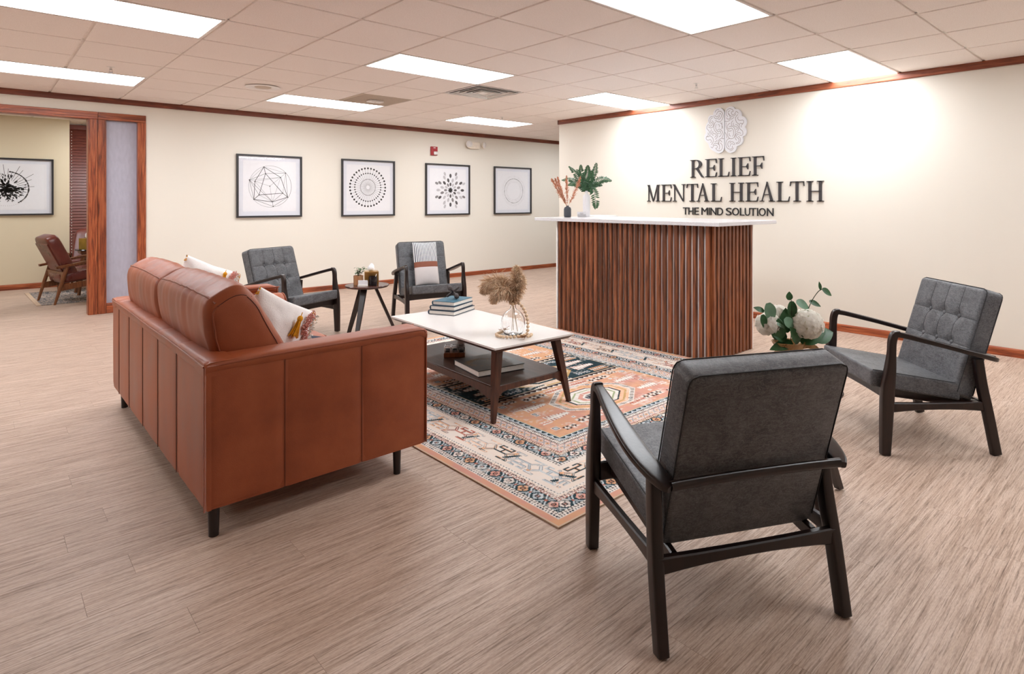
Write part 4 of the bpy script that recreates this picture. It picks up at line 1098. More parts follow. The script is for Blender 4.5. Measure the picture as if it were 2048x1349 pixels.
    for sx in (-1, 1):
        for sy in (-1, 1):
            saw(CX + sx * .45, cy + sy * .06, .10, .05, -sx); comb(CX + sx * .50, cy + sy * .17, .08, .035, ORG, CRM); checker(CX + sx * .33, cy + sy * .18, 3, .02, (PALE, NAVY)); comb(CX + sx * .12, cy + sy * .20, .05, .025, CRM, TEAL * 1.4)
    # overall distressing
    wear = np.clip((0.5 * vn(14, 14, 9) + .5 * vn(60, 60, 10) - .62) * 4, 0, .45)[..., None]
    img = img * (1 - wear * (D > .045)[..., None]) + CRM * wear * (D > .045)[..., None]
    # mesh
    co = np.zeros((ny * nx, 3), np.float32); co[:, 0] = X.ravel(); co[:, 1] = Y.ravel(); co[:, 2] = 0.006
    i = np.arange(ny * nx).reshape(ny, nx)
    q = np.stack([i[:-1, :-1], i[:-1, 1:], i[1:, 1:], i[1:, :-1]], -1).reshape(-1, 4).astype(np.int32)
    me = bpy.data.meshes.new('pile'); me.vertices.add(len(co)); me.vertices.foreach_set('co', co.ravel())
    me.loops.add(q.size); me.loops.foreach_set('vertex_index', q.ravel()); me.polygons.add(len(q)); me.polygons.foreach_set('loop_start', np.arange(0, q.size, 4, dtype=np.int32)); me.polygons.foreach_set('loop_total', np.full(len(q), 4, np.int32))
    me.update(); at_ = me.color_attributes.new('rug', 'FLOAT_COLOR', 'POINT')
    rgba = np.ones((ny * nx, 4), np.float32); rgba[:, :3] = np.clip(img.reshape(-1, 3), 0, 1); at_.data.foreach_set('color', rgba.ravel())
    t = thing('area_rug', 'large orange, cream and teal patterned rug under the coffee table', 'rug', (1.605, 1.628, 0))
    link('pile', me, 'rug', t)
    b = NB(); box(b, -0.004, W + 0.004, -0.004, 0.004, 0.0004, 0.0066); box(b, -0.004, W + 0.004, Ln - 0.004, Ln + 0.004, 0.0004, 0.0066); box(b, -0.004, 0.004, 0.004, Ln - 0.004, 0.0004, 0.0066); box(b, W - 0.004, W + 0.004, 0.004, Ln - 0.004, 0.0004, 0.0066)
    obj('binding', b, 'rug_edge', t)
make_rug()
# ------------------------------------------------------------------ wall sign
BR = {"L":[[3.4769,1.8402],[3.4782,2.0204],[3.4775,2.2005],[3.483,2.2416],[3.5065,2.27],[3.5392,2.2832],[3.5747,2.2813],[3.5961,2.2632],[3.6131,2.2377],[3.6182,2.2131],[3.6466,2.2147],[3.6699,2.2001],[3.6814,2.176],[3.6804,2.1437],[3.6987,2.1178],[3.7118,2.0867],[3.7145,2.0546],[3.7093,2.0218],[3.724,1.9953],[3.7277,1.9632],[3.7146,1.9299],[3.6832,1.8999],[3.6703,1.8714],[3.6573,1.843],[3.6315,1.8184],[3.6007,1.8028],[3.5701,1.785],[3.5397,1.7782],[3.5044,1.7901],[3.4844,1.8114]],"R":[[3.4705,2.2267],[3.4566,2.2589],[3.4293,2.2769],[3.3974,2.2822],[3.3657,2.271],[3.3453,2.2486],[3.3149,2.2443],[3.2886,2.2246],[3.2743,2.1966],[3.2695,2.1653],[3.2434,2.1538],[3.2222,2.1297],[3.2152,2.0984],[3.2223,2.0641],[3.2365,2.0435],[3.2223,2.0159],[3.22,1.9807],[3.2342,1.9512],[3.2579,1.94],[3.2555,1.9046],[3.2674,1.8703],[3.2961,1.8503],[3.3273,1.8414],[3.337,1.8088],[3.3588,1.7844],[3.3954,1.7746],[3.4298,1.7824],[3.4595,1.8076],[3.4709,1.8398],[3.4712,2.0198]],"S":[[[3.5926,2.2377],[3.5798,2.2568],[3.5645,2.2651],[3.5417,2.264]],[[3.5748,2.2108],[3.5595,2.2364],[3.5342,2.2473],[3.5065,2.2307],[3.4915,2.1929],[3.499,2.1576],[3.5242,2.1307],[3.5545,2.1292],[3.5876,2.1483]],[[3.6054,2.2049],[3.6003,2.1815],[3.5799,2.1658],[3.5545,2.1678],[3.5393,2.1844],[3.5418,2.2118]],[[3.5926,2.2081],[3.5799,2.1885],[3.5595,2.1864],[3.5484,2.1989]],[[3.5342,2.2246],[3.5166,2.2091],[3.5141,2.1817],[3.5292,2.1607],[3.5494,2.1514]],[[3.6183,2.1925],[3.6466,2.1931],[3.6674,2.1654],[3.6648,2.1376],[3.6467,2.1083]],[[3.6208,2.1791],[3.6389,2.1763],[3.6492,2.1544],[3.6441,2.131],[3.626,2.1247],[3.6286,2.102],[3.6519,2.0904],[3.6752,2.1087],[3.6909,2.094],[3.6946,2.0667],[3.6675,2.0367],[3.6546,2.0035],[3.665,1.9767],[3.7015,1.9727]],[[3.6286,2.1501],[3.6081,2.1184],[3.6158,2.0825],[3.6416,2.0689],[3.6753,2.0834]],[[3.6805,2.0194],[3.6779,1.9916],[3.7015,1.9704],[3.7041,1.9522],[3.6832,1.9344],[3.652,1.939],[3.6365,1.9195],[3.6469,1.9019]],[[3.5825,2.1319],[3.6029,2.1042],[3.6056,2.0588],[3.5877,2.0253],[3.5622,1.9958],[3.5648,1.9597],[3.5878,1.9364]],[[3.5774,2.1063],[3.5851,2.0706],[3.5698,2.0329],[3.5495,2.0198],[3.5293,2.0271],[3.5168,1.9966],[3.5193,1.9742],[3.542,1.9602]],[[3.5571,2.0976],[3.5394,2.0937],[3.5343,2.0796],[3.5419,2.069]],[[3.5292,2.1176],[3.5066,2.0951],[3.5067,2.059],[3.5142,2.0484]],[[3.5622,2.0367],[3.5394,2.0461],[3.5092,2.0276],[3.4917,1.9855],[3.5068,1.9461],[3.5395,1.9305],[3.5547,1.9044],[3.5396,1.8761]],[[3.5091,2.1202],[3.5041,2.0859],[3.4931,2.0488]],[[3.6364,2.0524],[3.6442,2.0255],[3.6262,1.992],[3.6108,1.9838]],[[3.621,2.0327],[3.6159,2.0048],[3.5852,1.9977],[3.575,1.9787],[3.5954,1.9598]],[[3.652,1.9803],[3.6211,1.955],[3.6134,1.9178],[3.6366,1.8783]],[[3.598,1.9098],[3.5776,1.9106],[3.5649,1.9301]],[[3.6444,1.8582],[3.6263,1.8432],[3.6083,1.8672],[3.5853,1.8724],[3.5649,1.8597],[3.5649,1.8415],[3.5828,1.8358]],[[3.6186,1.8702],[3.6057,1.8875],[3.5751,1.8922],[3.5446,1.8764],[3.5345,1.8486],[3.5421,1.8218]],[[3.5828,1.8358],[3.565,1.8142],[3.5396,1.8058],[3.5144,1.8133],[3.4994,1.8417],[3.5068,1.8738],[3.5269,1.8933]],[[3.5446,1.89],[3.5395,1.9124],[3.5244,1.9203],[3.5043,1.8985]],[[3.5546,2.002],[3.5344,1.9981]],[[3.5068,1.9393],[3.4793,1.9349]],[[3.4344,2.1735],[3.4517,2.2022],[3.4467,2.2421],[3.4195,2.2592],[3.3852,2.2509],[3.3682,2.2267],[3.3877,2.2222],[3.3877,2.1999],[3.3682,2.1867],[3.3463,2.2044],[3.3318,2.2228],[3.3078,2.198]],[[3.4097,2.238],[3.4294,2.2268],[3.4245,2.1994],[3.3902,2.1756],[3.356,2.1765],[3.3367,2.1967]],[[3.4492,2.1661],[3.4393,2.1494],[3.4147,2.1469],[3.4073,2.1707],[3.422,2.2081]],[[3.4716,2.1279],[3.4394,2.1225],[3.4073,2.1372],[3.3926,2.1692]],[[3.3902,2.1355],[3.378,2.1521],[3.3561,2.1565]],[[3.3126,2.1853],[3.3343,2.1676],[3.3415,2.1373],[3.3271,2.1004],[3.2983,2.0756],[3.2911,2.0308],[3.2602,2.0017],[3.2555,1.9705],[3.2697,1.9563],[3.296,1.9606]],[[3.3102,2.1607],[3.315,2.1435],[3.303,2.1246],[3.2791,2.12],[3.2553,2.1199],[3.2459,2.097],[3.2601,2.0808],[3.2839,2.0875],[3.2959,2.0754]],[[3.2554,2.0803],[3.272,2.0643],[3.272,2.0423]],[[3.4074,2.0992],[3.4295,2.0879],[3.4394,2.0619],[3.4222,2.0358],[3.405,2.0454],[3.3805,2.0388],[3.3659,2.0108],[3.366,1.9707],[3.3782,1.9517]],[[3.3707,2.1247],[3.3878,2.1063],[3.3878,2.0751],[3.361,2.0504],[3.3441,2.0133],[3.3465,1.9692],[3.3611,1.9392],[3.3904,1.9281],[3.4198,1.9393],[3.4395,1.9767],[3.4345,2.0167]],[[3.4197,2.0601],[3.4,2.0673],[3.3854,2.057]],[[3.4542,2.1127],[3.4543,2.0678],[3.4345,2.0256],[3.4099,2.0123],[3.3879,2.0216]],[[3.3658,2.0997],[3.3683,2.0777],[3.3465,2.0579],[3.3247,2.0515],[3.3199,2.0334],[3.3344,2.0236]],[[3.3464,2.0779],[3.3175,2.0708],[3.3055,2.0409],[3.3127,2.0106],[3.3296,1.9988]],[[3.4173,1.9906],[3.4173,1.9705],[3.4002,1.9579]],[[3.4692,2.0062],[3.4519,1.9777],[3.447,1.9392]],[[3.2792,1.9769],[3.3032,1.9899],[3.332,1.9791],[3.3466,1.9514],[3.3418,1.9244],[3.3273,1.9078]],[[3.3008,1.9721],[3.3272,1.9632],[3.3297,1.9412],[3.308,1.9262],[3.3008,1.9036],[3.3177,1.8805],[3.3394,1.8799]],[[3.3104,1.9507],[3.2912,1.9338],[3.2841,1.9024],[3.3033,1.8729],[3.337,1.8686]],[[3.41,1.9341],[3.4396,1.9229],[3.4569,1.8883],[3.452,1.8475],[3.4249,1.8188],[3.3856,1.8186],[3.3783,1.8515]],[[3.4002,1.9066],[3.4272,1.8951],[3.4347,1.8643],[3.4175,1.8363]],[[3.3612,1.8592],[3.3807,1.8739],[3.4002,1.8664],[3.4052,1.8466]],[[3.4125,1.8806],[3.3904,1.8969],[3.3612,1.8837],[3.3515,1.8585]],[[3.4126,1.7979],[3.3856,1.803],[3.3637,1.8283]]],"rel":[["R",3.9193,3.7429],["E",3.7231,3.5774],["L",3.5594,3.422],["I",3.4046,3.3398],["E",3.3216,3.1747],["F",3.1561,3.0194]],"men":[["M",4.5376,4.3445],["E",4.3247,4.179],["N",4.165,3.9832],["T",3.9709,3.8175],["A",3.8389,3.6735],["L",3.6517,3.5149],["H",3.4223,3.2478],["E",3.23,3.085],["A",3.0698,2.9066],["L",2.8853,2.7456],["T",2.7456,2.5978],["H",2.578,2.4066]],"sm":[["T",4.0205,3.954],["H",3.9466,3.8823],["E",3.8679,3.8094],["M",3.7739,3.6915],["I",3.6783,3.6691],["N",3.6576,3.5835],["D",3.5722,3.5017],["S",3.4663,3.3963],["O",3.3898,3.3093],["L",3.2976,3.2448],["U",3.2406,3.1803],["T",3.1803,3.1105],["I",3.1003,3.0892],["O",3.0801,3.0059],["N",2.9911,2.9194]],"V":{"a":[2.6998,1.6911],"b":[2.9756,1.6201],"c":[2.5225,1.5178],"d":[2.5896,1.5013],"e":[2.7203,1.6056],"f":[2.9112,1.5599],"g":[2.7741,1.4424],"h":[2.5773,1.2687],"i":[2.6401,1.3266],"j":[2.9388,1.3517],"k":[3.0024,1.2991],"l":[2.8063,1.2364],"m":[2.8157,1.1765]}}
XS = XW - 0.012
def wallcurve(pts, k=5): return [(p.x, p.y) for p in crom([(a, b_, 0) for a, b_ in pts], k)]
t = thing('brain_emblem', 'white brain-shaped emblem with engraved swirls mounted above the lettering', 'emblem', (XW, 3.479, 2.03))
for key in ('L', 'R'):
    b = NB(); pts = wallcurve(BR[key], 4); extr(b, [(y - 3.479, z - 2.03) for y, z in pts], 0, -0.020, -0.004); fixn(b); obj('plate', b, 'brain_white', t)
b = NB()
for s_ in BR['S']:
    pts = [Vector((-0.0205, y - 3.479, z - 2.03)) for y, z in wallcurve(s_, 5)]
    n = len(pts)
    for i in range(n - 1):
        d = (pts[i + 1] - pts[i]);
        if d.length < 1e-6: continue
        d.normalize(); w = Vector((0, -d.z, d.y)) * 0.0021
        quadface(b, [pts[i] + w, pts[i + 1] + w, pts[i + 1] - w, pts[i] - w])
tag(obj('engraving', b, 'brain_line', t), kind='stuff')
b = NB()
for y, z in ((3.62, 1.95), (3.62, 2.12), (3.34, 1.95), (3.34, 2.12)): box(b, -0.005, -0.0005, y - 3.479 - .01, y - 3.479 + .01, z - 2.04, z - 2.02)
obj('standoff', b, 'brain_white', t)
def glyph(ch, w):
    """serif capital as polygons in a box of height 1 and width w"""
    P = []; ST = 0.135; TH = 0.042; SF = 0.030
    R_ = lambda a, b_, c, d: P.append([(a, b_), (c, b_), (c, d), (a, d)])
    def serif(cx, half, y): 
        if y < .5: P.append([(cx - half, 0), (cx + half, 0), (cx + half, SF), (cx + half * .55, SF * 1.6), (cx - half * .55, SF * 1.6), (cx - half, SF)])
        else: P.append([(cx - half, 1), (cx + half, 1), (cx + half, 1 - SF), (cx + half * .55, 1 - SF * 1.6), (cx - half * .55, 1 - SF * 1.6), (cx - half, 1 - SF)])
    def diag(x0, x1, wd, y0=0.0, y1=1.0): P.append([(x0 - wd / 2, y0), (x0 + wd / 2, y0), (x1 + wd / 2, y1), (x1 - wd / 2, y1)])
    sx = 0.17
    if ch in 'ELFR': R_(sx - ST / 2, 0, sx + ST / 2, 1); serif(sx, .17, 0); serif(sx, .17, 1)
    if ch in 'EF':
        R_(sx, 1 - TH, w - .03, 1); P.append([(w - .20, 1), (w - .02, 1), (w - .005, .76), (w - .035, .76), (w - .08, 1 - TH)])
        xm = w - .19 if ch == 'E' else w - .17
        R_(sx, .50 - .018, xm + .01, .50 + .018); P.append([(xm - .06, .5), (xm + .035, .66), (xm + .06, .66), (xm + .06, .34), (xm + .035, .34)])
    if ch in 'EL': R_(sx, 0, w - .05, TH); P.append([(w - .24, 0), (w - .035, 0), (w, .25), (w - .03, .25), (w - .09, TH)])
    if ch == 'I': R_(w / 2 - ST / 2, 0, w / 2 + ST / 2, 1); serif(w / 2, w / 2, 0); serif(w / 2, w / 2, 1)
    if ch == 'T':
        R_(w / 2 - ST / 2, 0, w / 2 + ST / 2, 1); serif(w / 2, .19, 0); R_(.03, 1 - TH, w - .03, 1)
        P.append([(.02, 1), (.17, 1), (.07, 1 - TH), (.03, .77), (0, .77)]); P.append([(w - .17, 1), (w - .02, 1), (w, .77), (w - .03, .77), (w - .07, 1 - TH)])
    if ch == 'H':
        for x in (sx, w - sx): R_(x - ST / 2, 0, x + ST / 2, 1); serif(x, .165, 0); serif(x, .165, 1)
        R_(sx, .5 - .02, w - sx, .5 + .02)
    if ch == 'N':
        R_(.125, 0, .170, .92); serif(.147, .13, 0); R_(w - .165, 0, w - .120, 1); serif(w - .142, .13, 1); R_(0, 1 - SF, .16, 1)
        P.append([(.03, 1), (.17, 1), (w - .12, 0.0), (w - .19, 0.0)])
    if ch == 'M':
        R_(.105, 0, .145, .95); serif(.125, .12, 0); R_(w - .22, 0, w - .22 + ST, 1); serif(w - .155, .155, 0); R_(0.02, 1 - SF, .2, 1); R_(w - .22, 1 - SF, w - .01, 1)
        P.append([(.05, 1), (.19, 1), (w / 2 + .02, 0), (w / 2 - .045, 0)]); P.append([(w - .215, 1), (w - .165, 1), (w / 2 + .015, 0), (w / 2 - .03, 0)])
    if ch == 'A':
        P.append([(.095, 0), (.135, 0), (w / 2 + .01, .93), (w / 2 - .02, .985)]); P.append([(w - .22, 0), (w - .075, 0), (w / 2 + .02, 1.02), (w / 2 - .035, 1.02)])
        serif(.115, .12, 0); serif(w - .15, .16, 0); R_(.22, .335, w - .26, .375)
    if ch == 'R':
        n = 14; xo = sx; out = []; inn = []
        for i in range(n + 1):
            a = PI / 2 - PI * i / n; out.append((.34 + (w - .48) * max(0, math.cos(a)) + .02, .745 + .255 * math.sin(a))); inn.append((.33 + (w - .64) * max(0, math.cos(a)), .745 + .225 * math.sin(a)))
        for i in range(n): P.append([out[i], out[i + 1], inn[i + 1], inn[i]])
        R_(sx, .97, .37, 1); R_(sx, .49, .37, .525)
        P.append([(.36, .50), (.50, .53), (w - .045, .03), (w, .03), (w, 0), (w - .13, 0)])
    return P
def letter_line(name, label, key, z0, h, depth, mat, font=False):
    L_ = BR[key]; yc = (L_[0][1] + L_[-1][2]) / 2
    t = thing(name, label, 'lettering', (XW, yc, z0))
    for chh, ya, yb in L_:
        wreal = ya - yb
        if not font:
            w = wreal / h; b = NB()
            for p in glyph(chh, w):
                p2 = [(ya - q[0] * h - yc, q[1] * h) for q in p]
                try: extr(b, p2, 0, -0.001 - depth, -0.001)
                except ValueError: pass
            fixn(b)
            obj('letter', b, mat, t)
        else:
            cu = bpy.data.curves.new('letter', 'FONT'); cu.body = chh; cu.extrude = depth / 2; cu.resolution_u = 4
            to = bpy.data.objects.new('letter', cu); COL.objects.link(to); dg = bpy.context.evaluated_depsgraph_get()
            me = bpy.data.meshes.new_from_object(to.evaluated_get(dg)); bpy.data.objects.remove(to); bpy.data.curves.remove(cu)
            vs = me.vertices; x0 = min(v.co.x for v in vs); x1 = max(v.co.x for v in vs); q0 = min(v.co.y for v in vs); q1 = max(v.co.y for v in vs)
            for v in vs:
                u = (v.co.x - x0) / (x1 - x0); q = (v.co.y - q0) / (q1 - q0); v.co = (-0.001 - depth / 2 + v.co.z, ya - u * wreal - yc, q * h)
            me.materials.clear(); link('letter', me, mat, t)
    return t
letter_line('sign_lettering', 'dark serif wall letters reading RELIEF, the upper line under the brain', 'rel', 1.518, 0.2025, 0.014, 'letter')
letter_line('sign_lettering', 'wide line of dark serif wall letters reading MENTAL HEALTH', 'men', 1.242, 0.203, 0.014, 'letter')
letter_line('sign_lettering', 'small black sans-serif wall letters reading THE MIND SOLUTION', 'sm', 1.0895, 0.0835, 0.010, 'letter_black', True)

# ------------------------------------------------------------------ framed prints on the back wall
def frame(x0, x1, z0, z1, label, yw=YW, d=0.034, fw=0.022, mw=0.055):
    cx, cz = (x0 + x1) / 2, (z0 + z1) / 2
    t = thing('framed_print', label, 'picture', (cx, yw, cz), 0, 'square black framed prints')
    w, h = (x1 - x0) / 2, (z1 - z0) / 2
    b = NB()
    box(b, -w, w, -d, -0.002, h - fw, h, .001); box(b, -w, w, -d, -0.002, -h, -h + fw, .001); box(b, -w, -w + fw, -d + .0002, -0.002, -h + fw, h - fw, .001); box(b, w - fw, w, -d + .0002, -0.002, -h + fw, h - fw, .001); obj('frame', b, 'frame_black', t)
    b = NB(); box(b, -w + fw, w - fw, -0.012, -0.008, -h + fw, h - fw); obj('mat_board', b, 'matboard', t)
    b = NB(); box(b, -w + fw + mw, w - fw - mw, -0.0135, -0.0121, -h + fw + mw, h - fw - mw); obj('print_paper', b, 'paper', t)
    b = NB(); quadface(b, [(-w + fw, -0.022, -h + fw), (w - fw, -0.022, -h + fw), (w - fw, -0.022, h - fw), (-w + fw, -0.022, h - fw)]); obj('glazing', b, 'glazing', t)
    return t, cx, cz
YA = -0.0142
V = BR['V']
t, cx, cz = frame(2.369, 3.188, 1.036, 1.846, 'first framed print from the sofa, black line polyhedron inside a thin circle')
b = NB()
def ln(p, q, w): line2(b, (V[p][0] - cx, V[p][1] - cz), (V[q][0] - cx, V[q][1] - cz), w, YA)
for p, q in ('ae', 'af', 'ad', 'dh', 'hl', 'lk', 'kf', 'ej', 'ei', 'ij', 'hi', 'jk'): ln(p, q, .0062)
for p, q in ('ch', 'cl', 'ce', 'ci', 'hm', 'mk', 'bk', 'eb', 'lm', 'jl'): ln(p, q, .0036)
for p, q in ('cd', 'df', 'dg', 'gf', 'gl', 'cf', 'ab', 'bf', 'ac', 'dl', 'fl', 'il', 'bj'): ln(p, q, .0022)
for k in V: disc2(b, V[k][0] - cx, V[k][1] - cz, .007, YA - .0001, 8)
n = 72
for i in range(n):
    a0, a1 = 2 * PI * i / n, 2 * PI * (i + 1) / n; c0 = (2.782 - cx, 1.438 - cz)
    line2(b, (c0[0] + .268 * math.cos(a0), c0[1] + .27 * math.sin(a0)), (c0[0] + .268 * math.cos(a1), c0[1] + .27 * math.sin(a1)), .0022 + .0016 * max(0, math.cos(a0)), YA)
fixn(b); obj('drawing', b, 'ink', t)
t, cx, cz = frame(3.749, 4.586, 1.028, 1.850, 'second framed print from the sofa, rings of black dots on fine spokes')
b = NB(); c0 = (4.154 - cx, 1.449 - cz); n = 36
for i in range(n):
    a = 2 * PI * i / n; ca, sa = math.cos(a), math.sin(a)
    for rr, s_ in ((.278, .0145), (.205, .0105), (.118, .0065)): disc2(b, c0[0] + rr * ca, c0[1] + rr * sa, s_, YA, 10)
    line2(b, (c0[0] + .03 * ca, c0[1] + .03 * sa), (c0[0] + .278 * ca, c0[1] + .278 * sa), .0022, YA)
fixn(b); obj('drawing', b, 'ink', t)
t, cx, cz = frame(5.128, 5.983, 1.022, 1.848, 'third framed print from the sofa, burst of grey oval petals, below the fire alarm')
r2 = random.Random(3); bb = {'ink_mid': NB(), 'ink_grey': NB(), 'ink_pale': NB(), 'ink': NB()}
c0 = (5.60 - cx, 1.425 - cz)
for k, (rr, n, s_) in enumerate(((.095, 12, .026), (.165, 12, .030), (.235, 12, .030), (.285, 8, .028))):
    for i in range(n):
        a = 2 * PI * (i + .5 * (k % 2)) / n; x, z = c0[0] + rr * math.cos(a), c0[1] + rr * math.sin(a)
        m_ = r2.choice(['ink_mid', 'ink_grey', 'ink_pale'] if k < 3 else ['ink_pale', 'ink_grey', 'ink_pale']); ux, uz = math.cos(a), math.sin(a)
        quadface(bb[m_], [(x + ux * s_ * 1.15 * math.cos(q) - uz * s_ * .72 * math.sin(q), YA, z + uz * s_ * 1.15 * math.cos(q) + ux * s_ * .72 * math.sin(q)) for q in (2 * PI * j / 12 for j in range(12))])
        line2(bb['ink_grey'], (x - ux * s_, z - uz * s_), (x - ux * s_ * 1.8, z - uz * s_ * 1.8), .002, YA)
pts = []
for i in range(18):
    a = 2 * PI * i / 18; rr = .055 if i % 2 else .03; pts.append((c0[0] + rr * math.cos(a), YA, c0[1] + rr * math.sin(a)))
quadface(bb['ink'], pts)
for k, b in bb.items(): fixn(b); obj('petal_print', b, k, t)
t, cx, cz = frame(6.502, 7.365, 1.020, 1.852, 'fourth framed print, faint circle of tiny dots, nearest to the reception desk')
b = NB(); c0 = (6.95 - cx, 1.43 - cz); b2 = NB()
for i in range(80):
    a = 2 * PI * i / 80; disc2(b, c0[0] + .215 * math.cos(a), c0[1] + .215 * math.sin(a), r2.uniform(.004, .0075), YA, 6)
    for rr in (.185, .16, .245, .265): disc2(b2, c0[0] + rr * math.cos(a + .02), c0[1] + rr * math.sin(a + .02), r2.uniform(.0015, .0042), YA, 5)
fixn(b); fixn(b2); obj('dot_ring', b, 'ink', t); obj('dot_ring', b2, 'ink_grey', t)
t, cx, cz = frame(-0.030, 0.794, 1.047, 1.851, 'framed print in the office beyond the doorway, black ink burst with rays', YB)
b = NB(); r3 = random.Random(11); c0 = (0.285 - cx, 1.425 - cz)
for i in range(210):
    a = r3.uniform(0, 2 * PI); rr = .21 * math.sqrt(r3.random()); x, z = rr * math.cos(a) * 1.0, rr * math.sin(a) * .92
    if x > .03 and z > .03 and r3.random() < .75: continue
    s_ = r3.uniform(.012, .030) * (1.25 - rr / .25); th = a + r3.uniform(-.5, .5)
    quadface(b, [(c0[0] + x + s_ * 1.4 * math.cos(q) * math.cos(th) - s_ * .55 * math.sin(q) * math.sin(th), YA, c0[1] + z + s_ * 1.4 * math.cos(q) * math.sin(th) + s_ * .55 * math.sin(q) * math.cos(th)) for q in (2 * PI * j / 7 for j in range(7))])
for i in range(22):
    a = -0.25 + i * .175; r0, r1 = .12, r3.uniform(.24, .36) if i % 3 else .22; line2(b, (c0[0] + r0 * math.cos(a), c0[1] + r0 * math.sin(a)), (c0[0] + r1 * math.cos(a), c0[1] + r1 * math.sin(a)), .0045, YA)
for i in range(40):
    a = -1.0 + i * .062; disc2(b, c0[0] + .235 * math.cos(a), c0[1] + .235 * math.sin(a), r3.uniform(.006, .012), YA, 6)
for i in range(30):
    a = PI + i * .09; disc2(b, c0[0] + .245 * math.cos(a), c0[1] + .245 * math.sin(a), .003, YA, 5)
fixn(b); obj('drawing', b, 'ink', t)
# fire alarm and emergency light
t = thing('fire_alarm', 'small red wall-mounted fire alarm strobe above the third print', 'fire alarm', (5.286, YW, 2.046))
b = NB(); box(b, -0.060, 0.060, -0.030, -0.001, -0.070, 0.070, 0.006, 2); obj('housing', b, 'red_plastic', t)
b = NB(); box(b, -0.02, 0.058, -0.050, -0.0305, -0.060, -0.008, 0.010, 2); obj('strobe_lens', b, 'clear_plastic', t, True, 40)
b = NB(); box(b, -0.02, 0.02, -0.0312, -0.0302, 0.045, 0.055); obj('marking', b, 'white_metal', t)
t = thing('emergency_light', 'ivory twin-head emergency light high on the back wall', 'emergency light', (6.06, YW, 2.19))
b = NB(); box(b, -0.115, 0.115, -0.050, -0.001, -0.055, 0.050, 0.008, 2); box(b, -0.10, 0.10, -0.052, -0.02, -0.065, -0.05, 0.003); obj('housing', b, 'ivory_plastic', t)
for x, a in ((-0.13, -0.35), (0.175, 0.35)):
    b = NB(); m_ = Matrix.Translation((x, -0.075, 0.005)) @ Matrix.Rotation(a, 4, 'Z') @ Matrix.Rotation(PI / 2, 4, 'X'); lathe(b, [(0.02, -0.035), (0.045, -0.02), (0.058, 0.006), (0.058, 0.014)], 20, cap=True); bmesh.ops.transform(b, matrix=m_, verts=b.verts); hd = obj('lamp_head', b, 'ivory_plastic', t, True, 40)
    b = NB(); lathe(b, [(0.054, 0.0145), (0.050, 0.020), (0.001, 0.022)], 20, cap=True); bmesh.ops.transform(b, matrix=m_, verts=b.verts); obj('lens', b, 'clear_plastic', hd, True, 60)

# ------------------------------------------------------------------ fabric pillows
def pillow_mesh(w, h, t_, n=26, v0=-1.0, v1=1.0, seed=0, wr=0.004, pinch=0.055, close=True):
    bm = NB(); G = []
    for s in (1, -1):
        rows = []
        for j in range(n + 1):
            v = v0 + (v1 - v0) * j / n; row = []
            for i in range(n + 1):
                u = -1 + 2 * i / n
                k = (max(0, 1 - abs(u) ** 2.6) * max(0, 1 - abs(v) ** 2.6)) ** 0.55
                x = u * w / 2 * (1 - pinch * (1 - v * v) * 0 - pinch * (1 - abs(v)) * abs(u) ** 3 * .6); z = v * h / 2 * (1 - pinch * (1 - abs(u)) * abs(v) ** 3 * .6)
                y = s * t_ / 2 * k + wr * mnoise.noise(Vector((x * 18 + seed, z * 18, s * 3 + seed))) * (k > 0) * min(1, k * 2)
                row.append(bm.verts.new((x, y, z)))
            rows.append(row)
        for j in range(n):
            for i in range(n):
                q = (rows[j][i], rows[j][i + 1], rows[j + 1][i + 1], rows[j + 1][i]); bm.faces.new(q if s < 0 else q[::-1])
    bmesh.ops.remove_doubles(bm, verts=bm.verts, dist=2e-5); return bm
# lumbar pillow on the far armchair: parts split by height
f = Vector((-0.249, -0.969)).normalized()
t = thing('lumbar_pillow', 'tall pillow with ticking stripes, tan leather band and pale lower half on an armchair', 'pillow', (3.47, 5.60, 0.392), 0)
pw, ph = 0.262, 0.46
t.location = (CC.location.x - f.x * 0.020, CC.location.y - f.y * 0.020, 0.362); t.rotation_euler = (math.radians(13), 0, CC.rotation_euler.z + PI)
t.rotation_euler = (math.radians(-15), 0, CC.rotation_euler.z + PI)
for nm, a, c, m_ in (('striped_panel', 0.06, 1.0, 'ticking'), ('leather_band', -0.19, 0.06, 'tan_band'), ('plain_panel', -1.0, -0.19, 'oat_fabric')):
    b = pillow_mesh(pw, ph, 0.11, 22, a, c, 3, 0.002, 0.05)
    for v in b.verts: v.co.z += ph / 2
    obj(nm, b, m_, t, True)
def tassel(par, p, L, r, m, up=None):
    b = NB(); rr = random.Random(int(p[0] * 1000) + 5)
    sbox(b, (p[0], p[1], p[2]), (r * .75, r * .75, r * .9), 1, 8)
    tube(b, [(p[0], p[1], p[2] + r * .6), (p[0], p[1], p[2] + r * 1.8)], 0.0022, 6)
    for i in range(70):
        a = rr.uniform(0, 2 * PI); q = rr.random() ** .5; x, y = math.cos(a) * q, math.sin(a) * q
        tube(b, [(p[0] + x * r * .5, p[1] + y * r * .5, p[2] - r * .4), (p[0] + x * r * .8, p[1] + y * r * .8, p[2] - L * .5), (p[0] + x * r * 1.6, p[1] + y * r * 1.2, p[2] - L * rr.uniform(.9, 1.05))], 0.0014, 4)
    return obj('tassel', b, m, par)
